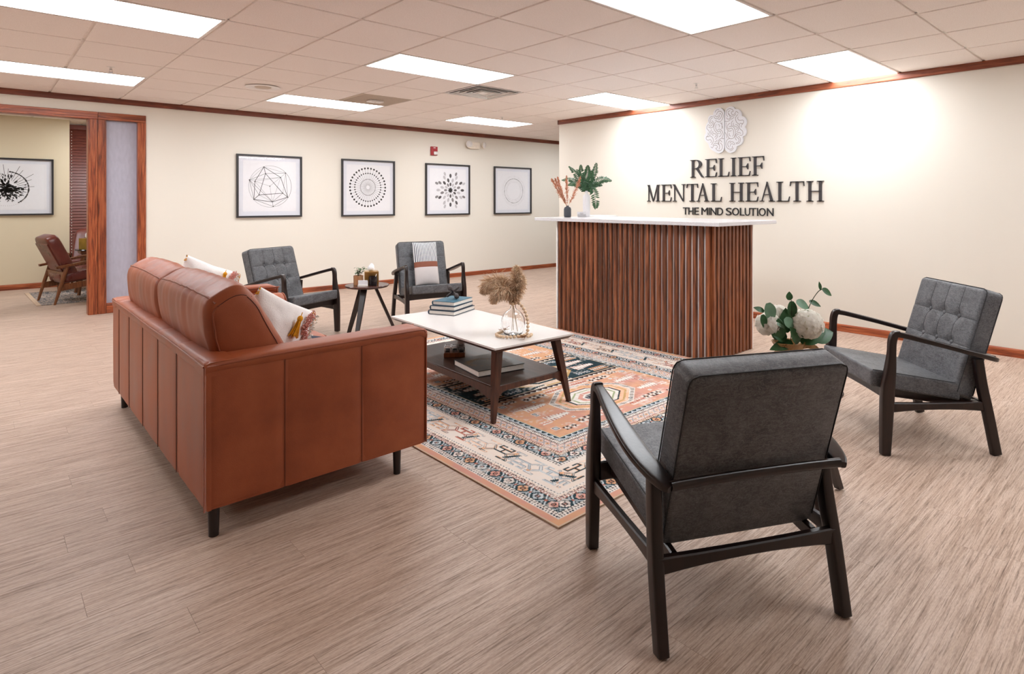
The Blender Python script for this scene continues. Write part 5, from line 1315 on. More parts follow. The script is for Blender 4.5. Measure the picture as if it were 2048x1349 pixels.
def tuft_path(par, pts, w, m, seed, dens=2600, h=0.010, nm='yarn_fringe'):
    b = NB(); rr = random.Random(seed); P = crom(pts, 8); Ls = sum((P[i + 1] - P[i]).length for i in range(len(P) - 1)); N = int(Ls * dens)
    for k in range(N):
        i = rr.randrange(len(P) - 1); p = P[i].lerp(P[i + 1], rr.random()); d = (P[i + 1] - P[i]).normalized()
        o_ = Vector((rr.gauss(0, 1), rr.gauss(0, 1), rr.gauss(0, 1))); o_ = (o_ - d * o_.dot(d)); o_.normalize(); p = p + o_ * rr.random() * w
        s_ = rr.uniform(.0022, .0042); q = p + o_ * rr.uniform(.3, 1) * h
        a_ = Vector((rr.uniform(-1, 1), rr.uniform(-1, 1), rr.uniform(-1, 1))).normalized() * s_; c_ = o_.cross(a_).normalized() * s_
        vs = [bm_v for bm_v in (b.verts.new(p + a_), b.verts.new(p - a_), b.verts.new(q + c_), b.verts.new(q - c_))]
        b.faces.new((vs[0], vs[1], vs[2])); b.faces.new((vs[0], vs[1], vs[3])); b.faces.new((vs[0], vs[2], vs[3])); b.faces.new((vs[1], vs[2], vs[3]))
    return tag(obj(nm, b, m, par), kind='stuff')
def throw_pillow(label, loc, rot, seed):
    t = thing('throw_pillow', label, 'pillow', loc, 0, 'white tufted throw pillows on the sofa'); t.rotation_euler = rot
    s = 0.40; b = pillow_mesh(s, s, 0.16, 30, -1, 1, seed, 0.010, 0.08); obj('cover', b, 'white_fabric', t, True)
    hs = s / 2
    tuft_path(t, [(hs * .99, 0, -hs * .97), (hs * .955, 0, -.08), (hs * .955, 0, .08), (hs * .99, 0, hs * .97)], .018, 'yellow_yarn', seed, 5200, .012)
    tuft_path(t, [(hs * .62, -.065, hs * .9), (hs * .42, -.082, hs * .5), (hs * .60, -.080, .02), (hs * .45, -.082, -hs * .4), (hs * .6, -.06, -hs * .85)], .013, 'pink_yarn', seed + 1, 2600, .010, 'yarn_band')
    tuft_path(t, [(hs * .80, -.045, hs * .9), (hs * .78, -.060, 0), (hs * .80, -.045, -hs * .9)], .015, 'white_tuft', seed + 2, 2600, .010, 'yarn_band')
    tuft_path(t, [(hs * .80, .045, hs * .9), (hs * .78, .060, 0), (hs * .80, .045, -hs * .9)], .015, 'white_tuft', seed + 2, 2600, .010, 'yarn_band')
    return t
tp = throw_pillow('white throw pillow with mustard tassel and fringe at the near end of the sofa', (1.085, 2.83, 0.640), (math.radians(0), math.radians(0), 0), 3)
tp2 = throw_pillow('white throw pillow with a yellow tassel peeking over the far end of the sofa back', (1.04, 4.16, 0.70), (0, 0, 0), 8)
tp.rotation_euler = (math.radians(5), math.radians(26), math.radians(29)); tp.location = (0.980, 2.87, 0.600)
tp2.rotation_euler = (math.radians(-4), math.radians(22), math.radians(26)); tp2.location = (1.01, 4.12, 0.665)
tassel(tp, (0.015, -0.094, 0.125), 0.085, 0.017, 'yellow_yarn'); tassel(tp, (-0.192, 0, 0.188), 0.024, 0.007, 'yellow_yarn')
tassel(tp2, (0.04, -0.075, 0.145), 0.075, 0.015, 'yellow_yarn'); tassel(tp2, (-0.192, 0, 0.188), 0.024, 0.007, 'yellow_yarn')
t = thing('folded_throw', 'dark navy throw edge showing behind the near throw pillow', 'throw', (1.25, 3.06, 0.456), math.radians(20))
b = NB(); sbox(b, (0, 0, 0.045), (0.05, 0.10, 0.045), 0.4, 12); fixn(b); obj('fabric', b, 'navy_fabric', t, True)

# ------------------------------------------------------------------ things on the coffee table
TOPZ = 0.430
def book(name, label, loc, rz, w, d, h, cover, group=None, spine=-1, soft=0.003):
    """w along x (spine runs along x at y=0 side if spine<0), d depth, h height"""
    t = thing(name, label, 'book', loc, rz, group); c = 0.0035
    b = NB(); box(b, -w / 2 + .004, w / 2 - .004, -d / 2 + .004, d / 2 - .003, c, h - c); obj('pages', b, 'page', t)
    b = NB(); box(b, -w / 2, w / 2, -d / 2, d / 2, 0, c, .001); box(b, -w / 2, w / 2, -d / 2, d / 2, h - c, h, .001)
    obj('cover', b, cover, t)
    b = NB(); yy = d / 2; n = 8
    secs = [[(x, yy - .002 + .006 * math.sin(PI * k / n), h * k / n) for k in range(n + 1)] + [(x, yy - .005, h), (x, yy - .005, 0)] for x in (-w / 2, w / 2)]
    loft(b, secs, True); fixn(b); obj('spine', b, cover, t)
    return t
bk = 'hardback books stacked on the coffee table'
c0 = Vector((2.545, 3.700)); ang = math.radians(24.5)
book('hardback_book', 'lowest navy hardback in the stack on the coffee table', (c0.x, c0.y, TOPZ + .0005), ang, .300, .215, .030, 'navy_cover', bk)
book('hardback_book', 'middle navy hardback of the coffee table stack, turned slightly', (c0.x + .004, c0.y + .006, TOPZ + .0313), ang + .03, .285, .200, .030, 'navy_cover', bk)
book('hardback_book', 'top teal hardback of the stack, under the iron jack', (c0.x + .012, c0.y + .008, TOPZ + .0621), ang - .02, .260, .185, .029, 'teal_cover', bk)
t = thing('iron_jack', 'dark cast iron toy jack resting on the teal book', 'ornament', (c0.x + .02, c0.y + .015, TOPZ + .0915 + .040), 0)
b = NB(); Rm = Matrix.Rotation(.45, 3, 'Z') @ Matrix.Rotation(.62, 3, 'Y') @ Matrix.Rotation(.72, 3, 'X'); ends = []
for a in ((1, 0, 0), (0, 1, 0), (0, 0, 1)):
    a = Rm @ Vector(a); tube(b, [-a * .056, a * 0.0, a * .056], [.008, .010, .008], 10)
fixn(b); obj('arms', b, 'iron', t, True, 50)
lowz = min((Rm @ Vector(a) * s).z for a in ((1, 0, 0), (0, 1, 0), (0, 0, 1)) for s in (-.056, .056)) - .0175
for a in ((1, 0, 0), (0, 1, 0)):
    for s in (-1, 1):
        p = Rm @ Vector(a) * .056 * s; b = NB(); sbox(b, p, (.018, .018, .018), 1, 10); obj('knob', b, 'iron', t, True)
t.location.z = TOPZ + .0915 - lowz - .001
# glass vase with pampas
vp = (2.372, 2.800, TOPZ + .0005)
t = thing('glass_vase', 'round clear glass bottle vase holding dried pampas on the white table', 'vase', vp)
prof = [(.001, 0.004), (.038, .0), (.056, .008), (.070, .035), (.075, .068), (.070, .102), (.055, .130), (.035, .148), (.021, .157), (.017, .172), (.019, .190), (.024, .198)]
inner = [(r - .003 if r > .01 else r, z + (.006 if i < 2 else 0)) for i, (r, z) in enumerate(prof)][::-1]
b = NB(); lathe(b, prof + [(.0215, .198)] + inner[1:], 40); obj('body', b, 'glass', t, True, 70)
b = NB(); lathe(b, [(.0205, .185), (.022, .19), (.022, .196), (.0205, .2)], 24, cap=False); 
tag(obj('neck_wrap', b, 'straw', t, True))
def plume(par, path, L, n, spread, droop, m1, m2, seed, w=(.0005, .0012), name='plume'):
    rr = random.Random(seed); P = crom(path, 8); b = NB()
    tube(b, P, .0013, 5, mi=0); N = len(P); i0 = int(N * .30)
    for k in range(n):
        u = rr.random() ** .8; i = min(N - 2, int(i0 + u * (N - 1 - i0))); p = P[i].lerp(P[i + 1], rr.random()); d = (P[min(i + 1, N - 1)] - P[i]).normalized()
        v = (i - i0) / max(1, N - 1 - i0); prof_ = (math.sin(PI * min(1, .12 + v * .88)) ** .6)
        o_ = Vector((rr.gauss(0, 1), rr.gauss(0, 1), rr.gauss(0, 1))); o_ = (o_ - d * o_.dot(d)).normalized()
        l = L * prof_ * rr.uniform(.3, 1.25); di = (o_ * spread + d * .9).normalized(); pts = [p]
        for s_ in range(3):
            di = (di + Vector((0, 0, -droop * .45)) + Vector((rr.gauss(0, .34), rr.gauss(0, .34), rr.gauss(0, .34)))).normalized(); pts.append(pts[-1] + di * l / 3)
        ww = rr.uniform(*w); mi = 1 if rr.random() < .35 + .4 * (1 - v) else 0
        side = di.cross(Vector((rr.random() - .5, rr.random() - .5, rr.random() - .5))).normalized()
        prev = None
        for s_, q in enumerate(pts):
            wd = ww * (0.5, 1.0, 1.3, .5)[s_]; a_, c_ = b.verts.new(q + side * wd), b.verts.new(q - side * wd)
            if prev:
                f_ = b.faces.new((prev[0], prev[1], c_, a_)); f_.material_index = mi
            prev = (a_, c_)
    return obj(name, b, [m1, m2], par)
t = thing('pampas_bunch', 'bunch of fluffy dried beige pampas grass standing in the glass vase', 'dried plant', (vp[0], vp[1], vp[2]))
Rt = Vector((math.sin(YAW), -math.cos(YAW), 0)); Fw = Vector((math.cos(YAW), math.sin(YAW), 0))
def off(r, f_, z): v = Rt * r + Fw * f_; return (v.x, v.y, z)
plume(t, [off(0, 0, .03), off(-.004, 0, .19), off(-.03, .0, .265), off(-.085, .01, .32), off(-.150, .01, .315), off(-.185, .0, .262)], .080, 5200, 1.0, .95, 'pampas', 'pampas_dark', 1)
plume(t, [off(.002, .004, .03), off(-.004, 0, .19), off(-.015, -.01, .25), off(-.05, -.03, .285), off(-.095, -.05, .27), off(-.12, -.06, .21)], .072, 3800, 1.0, .95, 'pampas', 'pampas_dark', 2)
plume(t, [off(.025, .01, .02), off(.0, 0, .19), off(.012, .0, .26), off(.024, .0, .34), off(.020, .0, .415)], .060, 4200, .8, .35, 'pampas', 'pampas_dark', 3)
plume(t, [off(.03, -.01, .02), off(.002, 0, .19), off(.014, -.01, .24), off(.04, -.01, .30), off(.055, -.01, .36)], .055, 2600, .9, .7, 'pampas', 'pampas_dark', 4)
plume(t, [off(-.01, .02, .02), off(.0, 0, .19), off(-.01, .01, .24), off(-.05, .02, .29), off(-.08, .02, .345)], .070, 3200, .95, .6, 'pampas', 'pampas_dark', 6)
# wooden bead garland draped over the vase
t = thing('bead_garland', 'string of raw wooden beads with jute tassels around the glass vase', 'garland', (vp[0], vp[1], vp[2]))
path = [off(-.015, -.012, .200), off(.000, -.030, .192), off(.022, -.020, .198), off(.042, -.022, .192), off(.062, -.026, .168), off(.080, -.030, .130), off(.090, -.034, .085), off(.091, -.040, .045), off(.085, -.050, .016), off(.060, -.075, .0112), off(.02, -.100, .0112), off(-.03, -.112, .0112), off(-.075, -.090, .0112), off(-.098, -.045, .0112), off(-.085, .0, .0112), off(-.066, .035, .0112)]
P = crom(path, 12); acc = 0; last = P[0]; pts = [P[0]]
for p in P[1:]:
    acc += (p - last).length; last = p
    if acc >= .0206: pts.append(p); acc = 0
me = None
for i, p in enumerate(pts):
    if me is None:
        b = NB(); sbox(b, (0, 0, 0), (.0105, .0105, .0098), .95, 6); me = bpy.data.meshes.new('bead'); b.to_mesh(me); b.free(); me.polygons.foreach_set('use_smooth', [True] * len(me.polygons)); me.materials.append(M('bead'))
    o = bpy.data.objects.new('bead', me); COL.objects.link(o); o.parent = t; o.location = p
b = NB(); tube(b, P, .0012, 5); obj('string', b, 'jute', t)
path2 = [off(.112, -.045, .011), off(.106, -.070, .011), off(.092, -.088, .011)]
for p in path2: o = bpy.data.objects.new('bead', me); COL.objects.link(o); o.parent = t; o.location = p
def jute(p, d):
    b = NB(); rr = random.Random(3); p = Vector(p); d = Vector(d)
    for i in range(60):
        e = Vector((rr.gauss(0, 1), rr.gauss(0, 1), abs(rr.gauss(0, .6)))) * .0075; tube(b, [p, p + d * .5 + e, p + d * rr.uniform(.8, 1.05) + e * 1.6], .0012, 4)
    for v in b.verts: v.co.z = max(v.co.z, .0008)
    return obj('tassel', b, 'jute', t)
jute(off(.074, -.106, .011), Vector(off(-.012, -.032, 0))); jute(off(-.064, .042, .02), Vector(off(.004, .03, -.008)))
# lower shelf
SHZ = 0.006 + SZ
t = thing('coffee_table_book', 'large black coffee table book with gold print on the lower shelf', 'book', (2.345, 3.005, SHZ + .0005), math.radians(-9))
w, d, h = .325, .330, .038
b = NB(); box(b, -w / 2 + .005, w / 2 - .005, -d / 2 + .006, d / 2 - .003, .004, h - .004); obj('pages', b, 'page', t)
b = NB(); box(b, -w / 2, w / 2, -d / 2, d / 2, 0, .004, .001); box(b, -w / 2, w / 2, -d / 2, d / 2, h - .004, h, .001); box(b, -w / 2, w / 2, d / 2 - .003, d / 2, .002, h - .002); obj('cover', b, 'black_cover', t)
b = NB(); rr = random.Random(9)
for i in range(420):
    a = rr.gauss(2.2, .95); r_ = .078 + rr.gauss(0, .011); x, y = -.045 + r_ * 1.15 * math.cos(a), .0 + r_ * math.sin(a); s_ = rr.uniform(.0014, .0034); th = a + rr.uniform(-.6, .6) ; L_ = rr.uniform(.004, .013)
    quadface(b, [(x, y, h + .0004), (x + s_ * -math.sin(th), y + s_ * math.cos(th), h + .0004), (x + L_ * math.cos(th), y + L_ * math.sin(th), h + .0004)])
fixn(b); tag(obj('gold_wreath_print', b, 'gold_print', t), kind='stuff')
b = NB()
for i in range(9):
    x = .088 + (i % 3) * .004; y = -.075 + i * .017; line = [(x, y), (x + .022, y + .004)]
    quadface(b, [(x, y, h + .0004), (x + .030, y, h + .0004), (x + .030, y + .0022, h + .0004), (x, y + .0022, h + .0004)]); quadface(b, [(x, y + .0085, h + .0004), (x + .030, y + .0085, h + .0004), (x + .030, y + .0100, h + .0004), (x, y + .0100, h + .0004)])
fixn(b); obj('title_print', b, 'page', t)
t = thing('block_puzzle', 'small wooden tray holding clear and silver cube frames on the lower shelf', 'ornament', (2.350, 3.385, SHZ + .0005), math.radians(-38))
b = NB(); box(b, -.070, .070, -.048, .048, 0, .030, .002); obj('tray', b, 'brass_wood', t) if 'brass_wood' in MATS else obj('tray', b, 'teak', t)
for ix in range(3):
    for iy in range(2):
        x, y = -.046 + ix * .046, -.023 + iy * .046; b = NB(); s_ = .019; q = .0022; z0 = .0305
        for a in (-s_, s_):
            for c in (-s_, s_):
                box(b, x + a - q, x + a + q, y + c - q, y + c + q, z0, z0 + .038); 
            for zz in (z0 + q, z0 + .036): box(b, x + a - q, x + a + q, y - s_, y + s_, zz - q, zz + q); box(b, x - s_, x + s_, y + a - q, y + a + q, zz - q, zz + q)
        obj('cube_frame', b, 'chrome', t)
        b = NB(); box(b, x - .014, x + .014, y - .014, y + .014, .0305, .044, .002); obj('cube_insert', b, 'ink_grey' if (ix + iy) % 2 else 'black', t)

# ------------------------------------------------------------------ things on the round side table
TZ1 = 0.4805
def st(r, f_): v = Rt * r + Fw * f_; return (ST1[0] + v.x, ST1[1] + v.y, TZ1)
def leafquad(b, base, d, n, L, w, mi=0, fold=.25, segs=4, curl=0.0, pw=.8, po=1.0):
    d = d.normalized(); s_ = d.cross(n).normalized(); n2 = s_.cross(d).normalized(); prev = None; p = Vector(base); dd = d.copy()
    for i in range(segs + 1):
        u = i / segs; wd = w * math.sin(PI * min(1, u * .92 + .06) ** po) ** pw * .5 if i < segs else (0.0005 if pw > .5 else w * .16)
        q = p; a = b.verts.new(q + s_ * wd + n2 * fold * wd); m_ = b.verts.new(q); c = b.verts.new(q - s_ * wd + n2 * fold * wd)
        if prev:
            for f_ in ((prev[0], prev[1], m_, a), (prev[1], prev[2], c, m_)): b.faces.new(f_).material_index = mi
        prev = (a, m_, c); dd = (dd - n2 * curl).normalized(); p = p + dd * L / segs
t = thing('potted_plant', 'small leafy plant in a satin copper pot on the round side table', 'potted plant', st(-.07, -.035))
b = NB(); lathe(b, [(.001, 0), (.040, 0), (.042, .002), (.043, .088), (.039, .088), (.038, .078), (.001, .078)], 32); obj('pot', b, 'copper', t, True, 40)
b = NB(); rr = random.Random(4)
stems = []
for i in range(9):
    a = rr.uniform(0, 2 * PI); r_ = rr.uniform(.01, .05); top = Vector((r_ * math.cos(a) * 1.3, r_ * math.sin(a) * 1.3, rr.uniform(.12, .165))); tube(b, crom([(r_ * .3 * math.cos(a), r_ * .3 * math.sin(a), .078), top * .7 + Vector((0, 0, .03)), top], 4), .0016, 5); stems.append(top)
obj('stems', b, 'fern_stem', t)
for i in range(30):
    top = stems[i % 9]; a = rr.uniform(0, 2 * PI); d = Vector((math.cos(a), math.sin(a), rr.uniform(-.5, .5))); b = NB(); leafquad(b, top + Vector((0, 0, rr.uniform(-.03, .01))), d, Vector((0, 0, 1)), rr.uniform(.030, .046), rr.uniform(.020, .028), 0, .2, 4, .15); obj('leaf', b, 'leaf_pot', t, True)
t = thing('tissue_box', 'shiny gold tissue box cover with a tissue poking out on the round side table', 'tissue box', st(.022, .055), YAW - PI / 2 + .35)
b = NB(); box(b, -.062, .062, -.062, .062, 0, .118, .003, 2); obj('cover', b, 'gold', t)
b = NB(); rr = random.Random(2); secs = []
for k, (z, r_) in enumerate(((.1185, .018), (.128, .030), (.145, .033), (.165, .020), (.18, .008), (.187, .002))):
    secs.append([((r_ + .010 * mnoise.noise(Vector((math.cos(a) * 2, math.sin(a) * 2, k * .7)))) * math.cos(a), (r_ * .6 + .010 * mnoise.noise(Vector((math.cos(a) * 2, math.sin(a) * 2, k + 9)))) * math.sin(a), z + .006 * math.sin(3 * a)) for a in (2 * PI * i / 20 for i in range(20))])
loft(b, secs, True); fixn(b); obj('tissue', b, 'tissue', t, True)
t = thing('candle_glass', 'dark smoked glass cup in front of the gold tissue box', 'cup', st(.068, -.055))
b = NB(); lathe(b, [(.001, 0), (.034, 0), (.036, .003), (.037, .082), (.034, .082), (.033, .010), (.001, .008)], 28); obj('cup', b, 'smoke_glass', t, True, 40)
b = NB(); tube(b, [(.006, 0, .01), (.028, .0, .082), (.036, .0, .100)], .0025, 8); obj('pen', b, 'white_metal', t)
t = thing('card_holder', 'stack of small white cards on the round side table', 'card holder', st(-.005, -.115), YAW - PI / 2 + .05)
b = NB(); box(b, -.040, .040, -.006, .006, .002, .054); obj('cards', b, 'paper', t)
b = NB(); box(b, -.043, .043, -.014, -.0062, 0, .014, .001); box(b, -.043, .043, -.014, .02, 0, .002); box(b, -.043, .043, .0062, .010, 0, .045); obj('holder', b, 'white_metal', t)

# ------------------------------------------------------------------ things on the reception counter
CZ = 1.0825
def cp(px, d):      # lateral / depth position used for the counter things
    r = (px - 1088.75) / 1203.4 * d; return (math.cos(YAW) * d + math.sin(YAW) * r, math.sin(YAW) * d - math.cos(YAW) * r, CZ)
p = cp(1135, 6.02)
t = thing('slate_vase', 'small dark slate ribbed vase on the left end of the reception counter', 'vase', p)
b = NB(); lathe(b, [(.001, .0), (.028, .0), (.034, .008), (.036, .02), (.036, .082), (.030, .100), (.014, .108), (.013, .118), (.0105, .118), (.010, .104), (.001, .1)], 48, ribs=16, ribd=.0006); obj('body', b, 'slate_glaze', t, True, 50)
b = NB(); lathe(b, [(.001, -.0003), (.036, -.0003), (.036, .002), (.001, .002)], 28); obj('coaster', b, 'steel', t)
t = thing('dried_reeds', 'rust-brown dried bunny-tail reeds fanned out in the slate vase', 'dried plant', p)
for i, (dx, hz, s_) in enumerate(((-.160, .385, 1), (-.125, .390, 2), (-.100, .405, 3), (-.010, .415, 4), (.130, .410, 5))):
    ff = (-.02, .02, -.01, .0, .01)[i]
    plume(t, [off(0, 0, .06), off(dx * .10, 0, .125), off(dx * .45, ff * .5, .22), off(dx * .8, ff, .33), off(dx, ff, hz)], .034, 420, .38, .02, 'reed', 'reed', 20 + i, (.0010, .0022), 'reed_head')
p = cp(1173, 6.36)
t = thing('white_vase', 'tall white ribbed bottle vase on the reception counter', 'vase', p)
b = NB(); lathe(b, [(.001, 0), (.034, 0), (.037, .004), (.038, .20), (.034, .222), (.018, .238), (.015, .245), (.015, .270), (.018, .272), (.013, .272), (.011, .24), (.001, .22)], 60, ribs=20, ribd=.0011); obj('body', b, 'white_glaze', t, True, 50)
def frond(par, path, L, n, seed, m='fern', tw=0.0, name='frond', updir=None):
    rr = random.Random(seed); P = crom(path, 10); b = NB(); N = len(P); tube(b, P, .0013, 5, mi=1)
    for k in range(n):
        u = .12 + .86 * k / (n - 1); i = min(N - 2, int(u * (N - 1))); p_ = P[i].lerp(P[i + 1], u * (N - 1) - i); d = (P[i + 1] - P[i]).normalized()
        ref = Vector(updir) if updir else (-Fw * .8 + Vector((0, 0, .6))); s_ = d.cross(ref).normalized(); nn = s_.cross(d).normalized()
        ll = L * (math.sin(PI * (.10 + .86 * u)) ** .75) * rr.uniform(.85, 1.08)
        for sg in (-1, 1):
            if rr.random() < .04: continue
            leafquad(b, p_, s_ * sg + d * .35 + nn * rr.uniform(-.15, .15), nn, ll * 1.15, .0165, 0, .1, 3, .08)
    return obj(name, b, [m, 'fern_stem'], par)
t = thing('fern_bunch', 'lush green fern fronds spilling out of the tall white vase', 'plant', p)
fr = [([(0, 0, .24), (.06, 0, .34), (.17, .0, .395), (.265, .0, .380)], .052, 20, None), ([(0, 0, .24), (.035, -.03, .30), (.075, -.05, .26), (.092, -.06, .15), (.092, -.06, .08)], .050, 20, None), ([(0, 0, .24), (-.01, 0, .36), (.01, .01, .46), (.015, 0, .54)], .045, 18, None), ([(0, 0, .24), (.03, 0, .36), (.08, .0, .46), (.105, .0, .565)], .042, 18, None),
      ([(0, 0, .24), (-.03, 0, .36), (-.055, 0, .46), (-.060, 0, .545)], .040, 18, None), ([(0, 0, .24), (-.06, 0, .36), (-.12, 0, .46), (-.185, 0, .53)], .036, 18, None), ([(0, 0, .24), (-.08, 0, .33), (-.16, 0, .39), (-.26, 0, .385)], .040, 18, None), ([(0, 0, .24), (-.05, -.03, .32), (-.13, -.05, .345), (-.2, -.06, .33)], .036, 16, None),
      ([(0, 0, .24), (.02, -.03, .34), (.04, -.05, .42), (.05, -.06, .48)], .042, 16, None), ([(0, 0, .24), (-.02, -.03, .33), (-.045, -.05, .39), (-.07, -.06, .43)], .042, 16, None), ([(0, 0, .24), (.05, .03, .31), (.11, .05, .345), (.17, .05, .33)], .040, 16, None), ([(0, 0, .24), (0, -.03, .32), (0, -.07, .36), (-.01, -.10, .36)], .04, 14, None), ([(0, 0, .24), (-.02, .03, .34), (-.05, .04, .42), (-.10, .04, .50)], .036, 16, None)]
for i, (pt, L_, n, up) in enumerate(fr): frond(t, [off(*q) for q in pt], L_, n, 40 + i, updir=up)
p = cp(1163, 6.16)
t = thing('business_card_stand', 'clear acrylic stand with white business cards on the reception counter', 'card holder', p, YAW - PI / 2 + .1)
b = NB(); box(b, -.044, .044, -.010, -.008, .0, .030); box(b, -.044, .044, -.010, .025, .0, .002); box(b, -.044, .044, .012, .014, .0, .056); obj('holder', b, 'acrylic', t)
b = NB(); box(b, -.042, .042, -.0075, .0115, .0025, .052); obj('cards', b, 'paper', t)
b = NB()
for k, z in enumerate((.040, .033, .026)): box(b, -.02 + k * .004, .02 - k * .004, -.0079, -.0076, z, z + .002)
obj('card_print', b, 'ink_grey', t)

# ------------------------------------------------------------------ hydrangeas in a jug, on the hidden side table
jb = (ST2[0] - .02, ST2[1] + .03, 0.4805)
v = Rt * (-.045); jb = (ST2[0] + v.x + Fw.x * 0.0, ST2[1] + v.y + Fw.y * 0.0, 0.4805)
t = thing('glazed_jug', 'tan speckled glazed jug with loop handle behind the foreground armchair', 'jug', jb)
b = NB(); lathe(b, [(.001, 0), (.055, 0), (.068, .015), (.082, .05), (.082, .085), (.070, .120), (.055, .145), (.052, .158), (.056, .176), (.061, .186), (.057, .187), (.050, .172), (.046, .15), (.001, .14)], 40); 
for v_ in b.verts:
    if v_.co.z > .165:
        lat = v_.co.x * Rt.x + v_.co.y * Rt.y
        if lat < -.035: v_.co.x -= Rt.x * .010; v_.co.y -= Rt.y * .010
obj('body', b, 'glaze', t, True, 60)
b = NB(); tube(b, crom([off(.050, 0, .168), off(.085, 0, .170), off(.112, 0, .150), off(.118, 0, .115), off(.105, 0, .085), off(.075, 0, .070)], 6), (.009, .013), 12); fixn(b); obj('handle', b, 'glaze', t, True, 60)
t = thing('hydrangea_bouquet', 'white hydrangea blooms with dark green leaves standing in the tan jug', 'flowers', jb)
def bloom(c, R_, n, seed, sq=.9):
    rr = random.Random(seed); b = NB(); c = Vector(c)
    sbox(b, c, (R_ * .72, R_ * .72, R_ * .66), 1, 10)
    for f_ in b.faces: f_.material_index = 1
    for k in range(n):
        z = 1 - 2 * (k + .5) / n; a = k * 2.39996 + rr.uniform(-.2, .2); r_ = math.sqrt(1 - z * z); nn = Vector((r_ * math.cos(a), r_ * math.sin(a), z * sq))
        if nn.z < -.75: continue
        p_ = c + nn * R_ * rr.uniform(.86, 1.02); nn.normalize(); s_ = nn.cross(Vector((.3, .2, .9))).normalized(); u_ = nn.cross(s_); ph = rr.uniform(0, PI / 2); ps = rr.uniform(.0105, .014)
        for q in range(4):
            th = ph + q * PI / 2; d = s_ * math.cos(th) + u_ * math.sin(th); leafquad(b, p_, d + nn * rr.uniform(.05, .45), nn, ps * 1.2, ps * 1.3, 0, .12, 5, .10, .45)
    return obj('bloom', b, ['petal', 'petal_green'], t, True)
bloom(off(.060, -.02, .262), .066, 190, 1); bloom(off(-.088, .0, .258), .050, 140, 2); bloom(off(-.035, .03, .288), .045, 110, 3)
LV = [((-.02, -.02, .20), (-.10, -.02, .07), .085, .06, 0), ((.04, .0, .19), (.10, .0, .05), .13, .085, 0), ((.0, -.03, .19), (-.10, -.02, -.02), .10, .045, 0), ((-.03, -.03, .23), (.01, 0, .12), .10, .06, 0), ((-.10, -.03, .35), (.02, -.01, -.08), .085, .052, 1), ((-.115, -.03, .315), (-.06, 0, .03), .045, .025, 0), ((-.125, -.04, .305), (.01, -.01, -.06), .060, .030, 0), ((.0, -.02, .355), (.005, -.01, -.09), .085, .042, 0), ((-.01, -.02, .36), (.005, 0, .05), .035, .028, 0),
      ((.015, -.03, .355), (.09, 0, -.035), .065, .042, 1), ((.072, -.02, .355), (.055, 0, -.018), .058, .026, 0), ((.125, -.02, .405), (.055, 0, -.03), .052, .030, 0), ((.118, -.02, .402), (-.004, 0, .05), .034, .014, 0), ((-.035, -.04, .29), (.03, -.01, -.035), .055, .045, 1), ((.09, .0, .20), (.09, 0, .03), .10, .08, 0), ((-.06, -.03, .20), (.0, -.02, .08), .09, .06, 0), ((.02, -.04, .19), (-.04, -.03, .08), .08, .05, 0), ((-.07, -.03, .285), (.03, -.02, -.03), .05, .03, 1)]
for i, (p_, d, L_, w, k) in enumerate(LV):
    b = NB(); leafquad(b, Vector(off(*p_)), Vector(off(*d)), -Fw * .8 + Vector((0, 0, .6)), L_, w, 0, .16, 8, .04, .9, .8); obj('leaf', b, 'leaf_pale' if k else 'leaf', t, True)
b = NB()
for pts in ([off(.0, 0, .12), off(.04, -.02, .24), off(.075, -.02, .34), off(.105, -.02, .39), off(.125, -.02, .405)], [off(0, 0, .12), off(-.05, -.02, .24), off(-.10, -.03, .33)], [off(0, 0, .12), off(.0, -.02, .25), off(.0, -.02, .36)], [off(0, 0, .12), off(-.03, 0, .2), off(-.07, 0, .24)], [off(0, 0, .12), off(.03, -.01, .2), off(.05, -.02, .24)]): tube(b, crom(pts, 5), .0017, 6)
obj('stems', b, 'fern_stem', t)

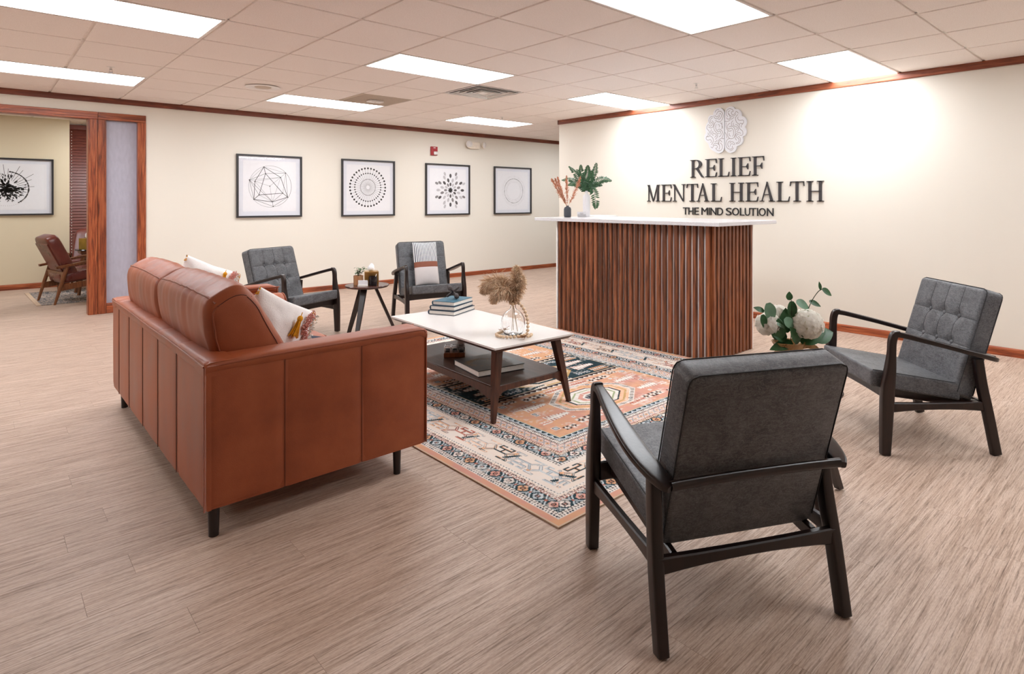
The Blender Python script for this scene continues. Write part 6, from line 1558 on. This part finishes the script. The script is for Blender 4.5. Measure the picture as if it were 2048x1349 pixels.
# ------------------------------------------------------------------ the office beyond the doorway
t = thing('office_rug', 'small blue-grey striped rug in the office beyond the doorway', 'rug', (0.545, 9.31, 0), math.radians(2))
b = NB(); box(b, 0, 1.6, 0, 1.38, .001, .009, .002); obj('pile', b, 'rug2', t)
b = NB(); box(b, -.045, 0, 0, 1.38, .001, .008, .001); obj('binding', b, 'rug_edge', t)
def office_chair(label, loc, rz):
    t = thing('leather_armchair', label, 'armchair', loc, rz, 'oxblood leather armchairs in the office')
    for s in (-1, 1):
        for y0, y1, zt in ((.27, .20, .50), (-.31, -.19, .46)):
            b = NB(); secs = []
            for u, w in ((0, .026), (.5, .042), (1, .040)): 
                y = y0 + (y1 - y0) * u; z = .01 + (zt - .01) * u; x = s * .285; secs.append([(x + w / 2 * math.cos(2 * PI * k / 10), y + w / 2 * math.sin(2 * PI * k / 10), z) for k in range(10)])
            loft(b, secs, True); fixn(b); obj('leg', b, 'teak', t, True, 50)
        b = NB(); bar(b, (s * .285, .33, .555), (s * .285, -.30, .445), .055, .028); obj('armrest', b, 'teak', t, True, 40)
        b = NB(); bar(b, (s * .262, .25, .265), (s * .262, -.25, .20), .022, .07); obj('side_rail', b, 'teak', t, True, 40)
    b = NB(); bar(b, (-.28, -.215, .345), (.28, -.215, .345), .024, .085); obj('rear_rail', b, 'teak', t, True, 40)
    b = NB(); bar(b, (-.28, .25, .25), (.28, .25, .25), .024, .07); obj('front_rail', b, 'teak', t, True, 40)
    m_ = Matrix.Translation((0, .06, .345)) @ Matrix.Rotation(math.radians(8), 4, 'X')
    b = NB(); sbox(b, (0, 0, 0), (.245, .30, .065), .3, 14, m_); obj('seat_cushion', b, 'red_leather', t, True)
    m_ = Matrix.Translation((0, -.22, .535)) @ Matrix.Rotation(math.radians(24), 4, 'X')
    b = NB(); sbox(b, (0, 0.02, .02), (.245, .068, .285), .3, 14, m_); bc = obj('back_cushion', b, 'red_leather', t, True)
    b = NB(); box(b, -.205, .205, -.056, -.040, -.20, .23, .006); bmesh.ops.transform(b, matrix=m_, verts=b.verts); obj('back_panel', b, 'red_leather', t)
    return t
office_chair('oxblood leather armchair with teak frame seen from behind in the office', (0.900, 9.475, 0.0085), math.atan2(-.98, .21))
office_chair('second oxblood leather armchair, partly hidden behind the brass tissue box', (1.16, 10.72, 0.0085), math.radians(160))
t = thing('office_side_table', 'dark glass-topped wooden side table between the oxblood chairs', 'side table', (1.12, 10.02, 0.009))
b = NB(); lathe(b, [(.001, .585), (.20, .585), (.205, .592), (.20, .60), (.001, .60)], 32); obj('top', b, 'smoke_glass', t, True, 40)
b = NB(); box(b, -.15, .15, -.15, .15, .545, .584, .003); obj('apron', b, 'teak', t)
for k in range(4):
    a = PI / 4 + k * PI / 2; b = NB(); bar(b, (.13 * math.cos(a), .13 * math.sin(a), .545), (.24 * math.cos(a), .24 * math.sin(a), .01), .03, .03); obj('leg', b, 'teak', t)
t = thing('office_tissue_box', 'square antique brass tissue box with white tissue in the office', 'tissue box', (1.06, 9.98, 0.6095), .5)
b = NB(); box(b, -.07, .07, -.07, .07, 0, .145, .003, 2); obj('cover', b, 'gold_box', t)
b = NB(); lathe(b, [(.022, .1455), (.030, .17), (.028, .20), (.016, .222), (.001, .228)], 16)
for v_ in b.verts: v_.co.x += .006 * mnoise.noise(v_.co * 40)
obj('tissue', b, 'tissue', t, True)
t = thing('window_blind', 'mahogany slatted window blind at the back of the office', 'blind', (1.35, 11.80, 0))
b = NB(); box(b, -.42, .42, -.03, .03, 2.36, 2.43, .004); obj('headrail', b, 'blind', t)
b = NB(); n = 48
for k in range(n):
    z = 2.34 - k * .0455
    for sg in (1,):
        vs = [(-.42, -.006, z - .022), (.42, -.006, z - .022), (.42, .008, z + .024), (-.42, .008, z + .024)]; quadface(b, vs); quadface(b, [(v_[0], v_[1] + .003, v_[2]) for v_ in vs[::-1]])
tag(obj('slats', b, 'blind', t), kind='stuff')
for x in (-.30, .30):
    b = NB()
    for k in range(46): box(b, x - .0035, x + .0035, -.012, -.009, 2.325 - k * .0455 - .012, 2.325 - k * .0455 + .006)
    tag(obj('lift_cord', b, 'page', t), kind='stuff')
b = NB(); tube(b, [(-.38, -.035, 2.36), (-.375, -.035, 1.35)], .006, 8); obj('tilt_wand', b, 'blind', t)
b = NB(); box(b, .93, 1.80, 11.948, 11.9495, .8, 2.36); w_ = struct('window_2', b, 'frosted')
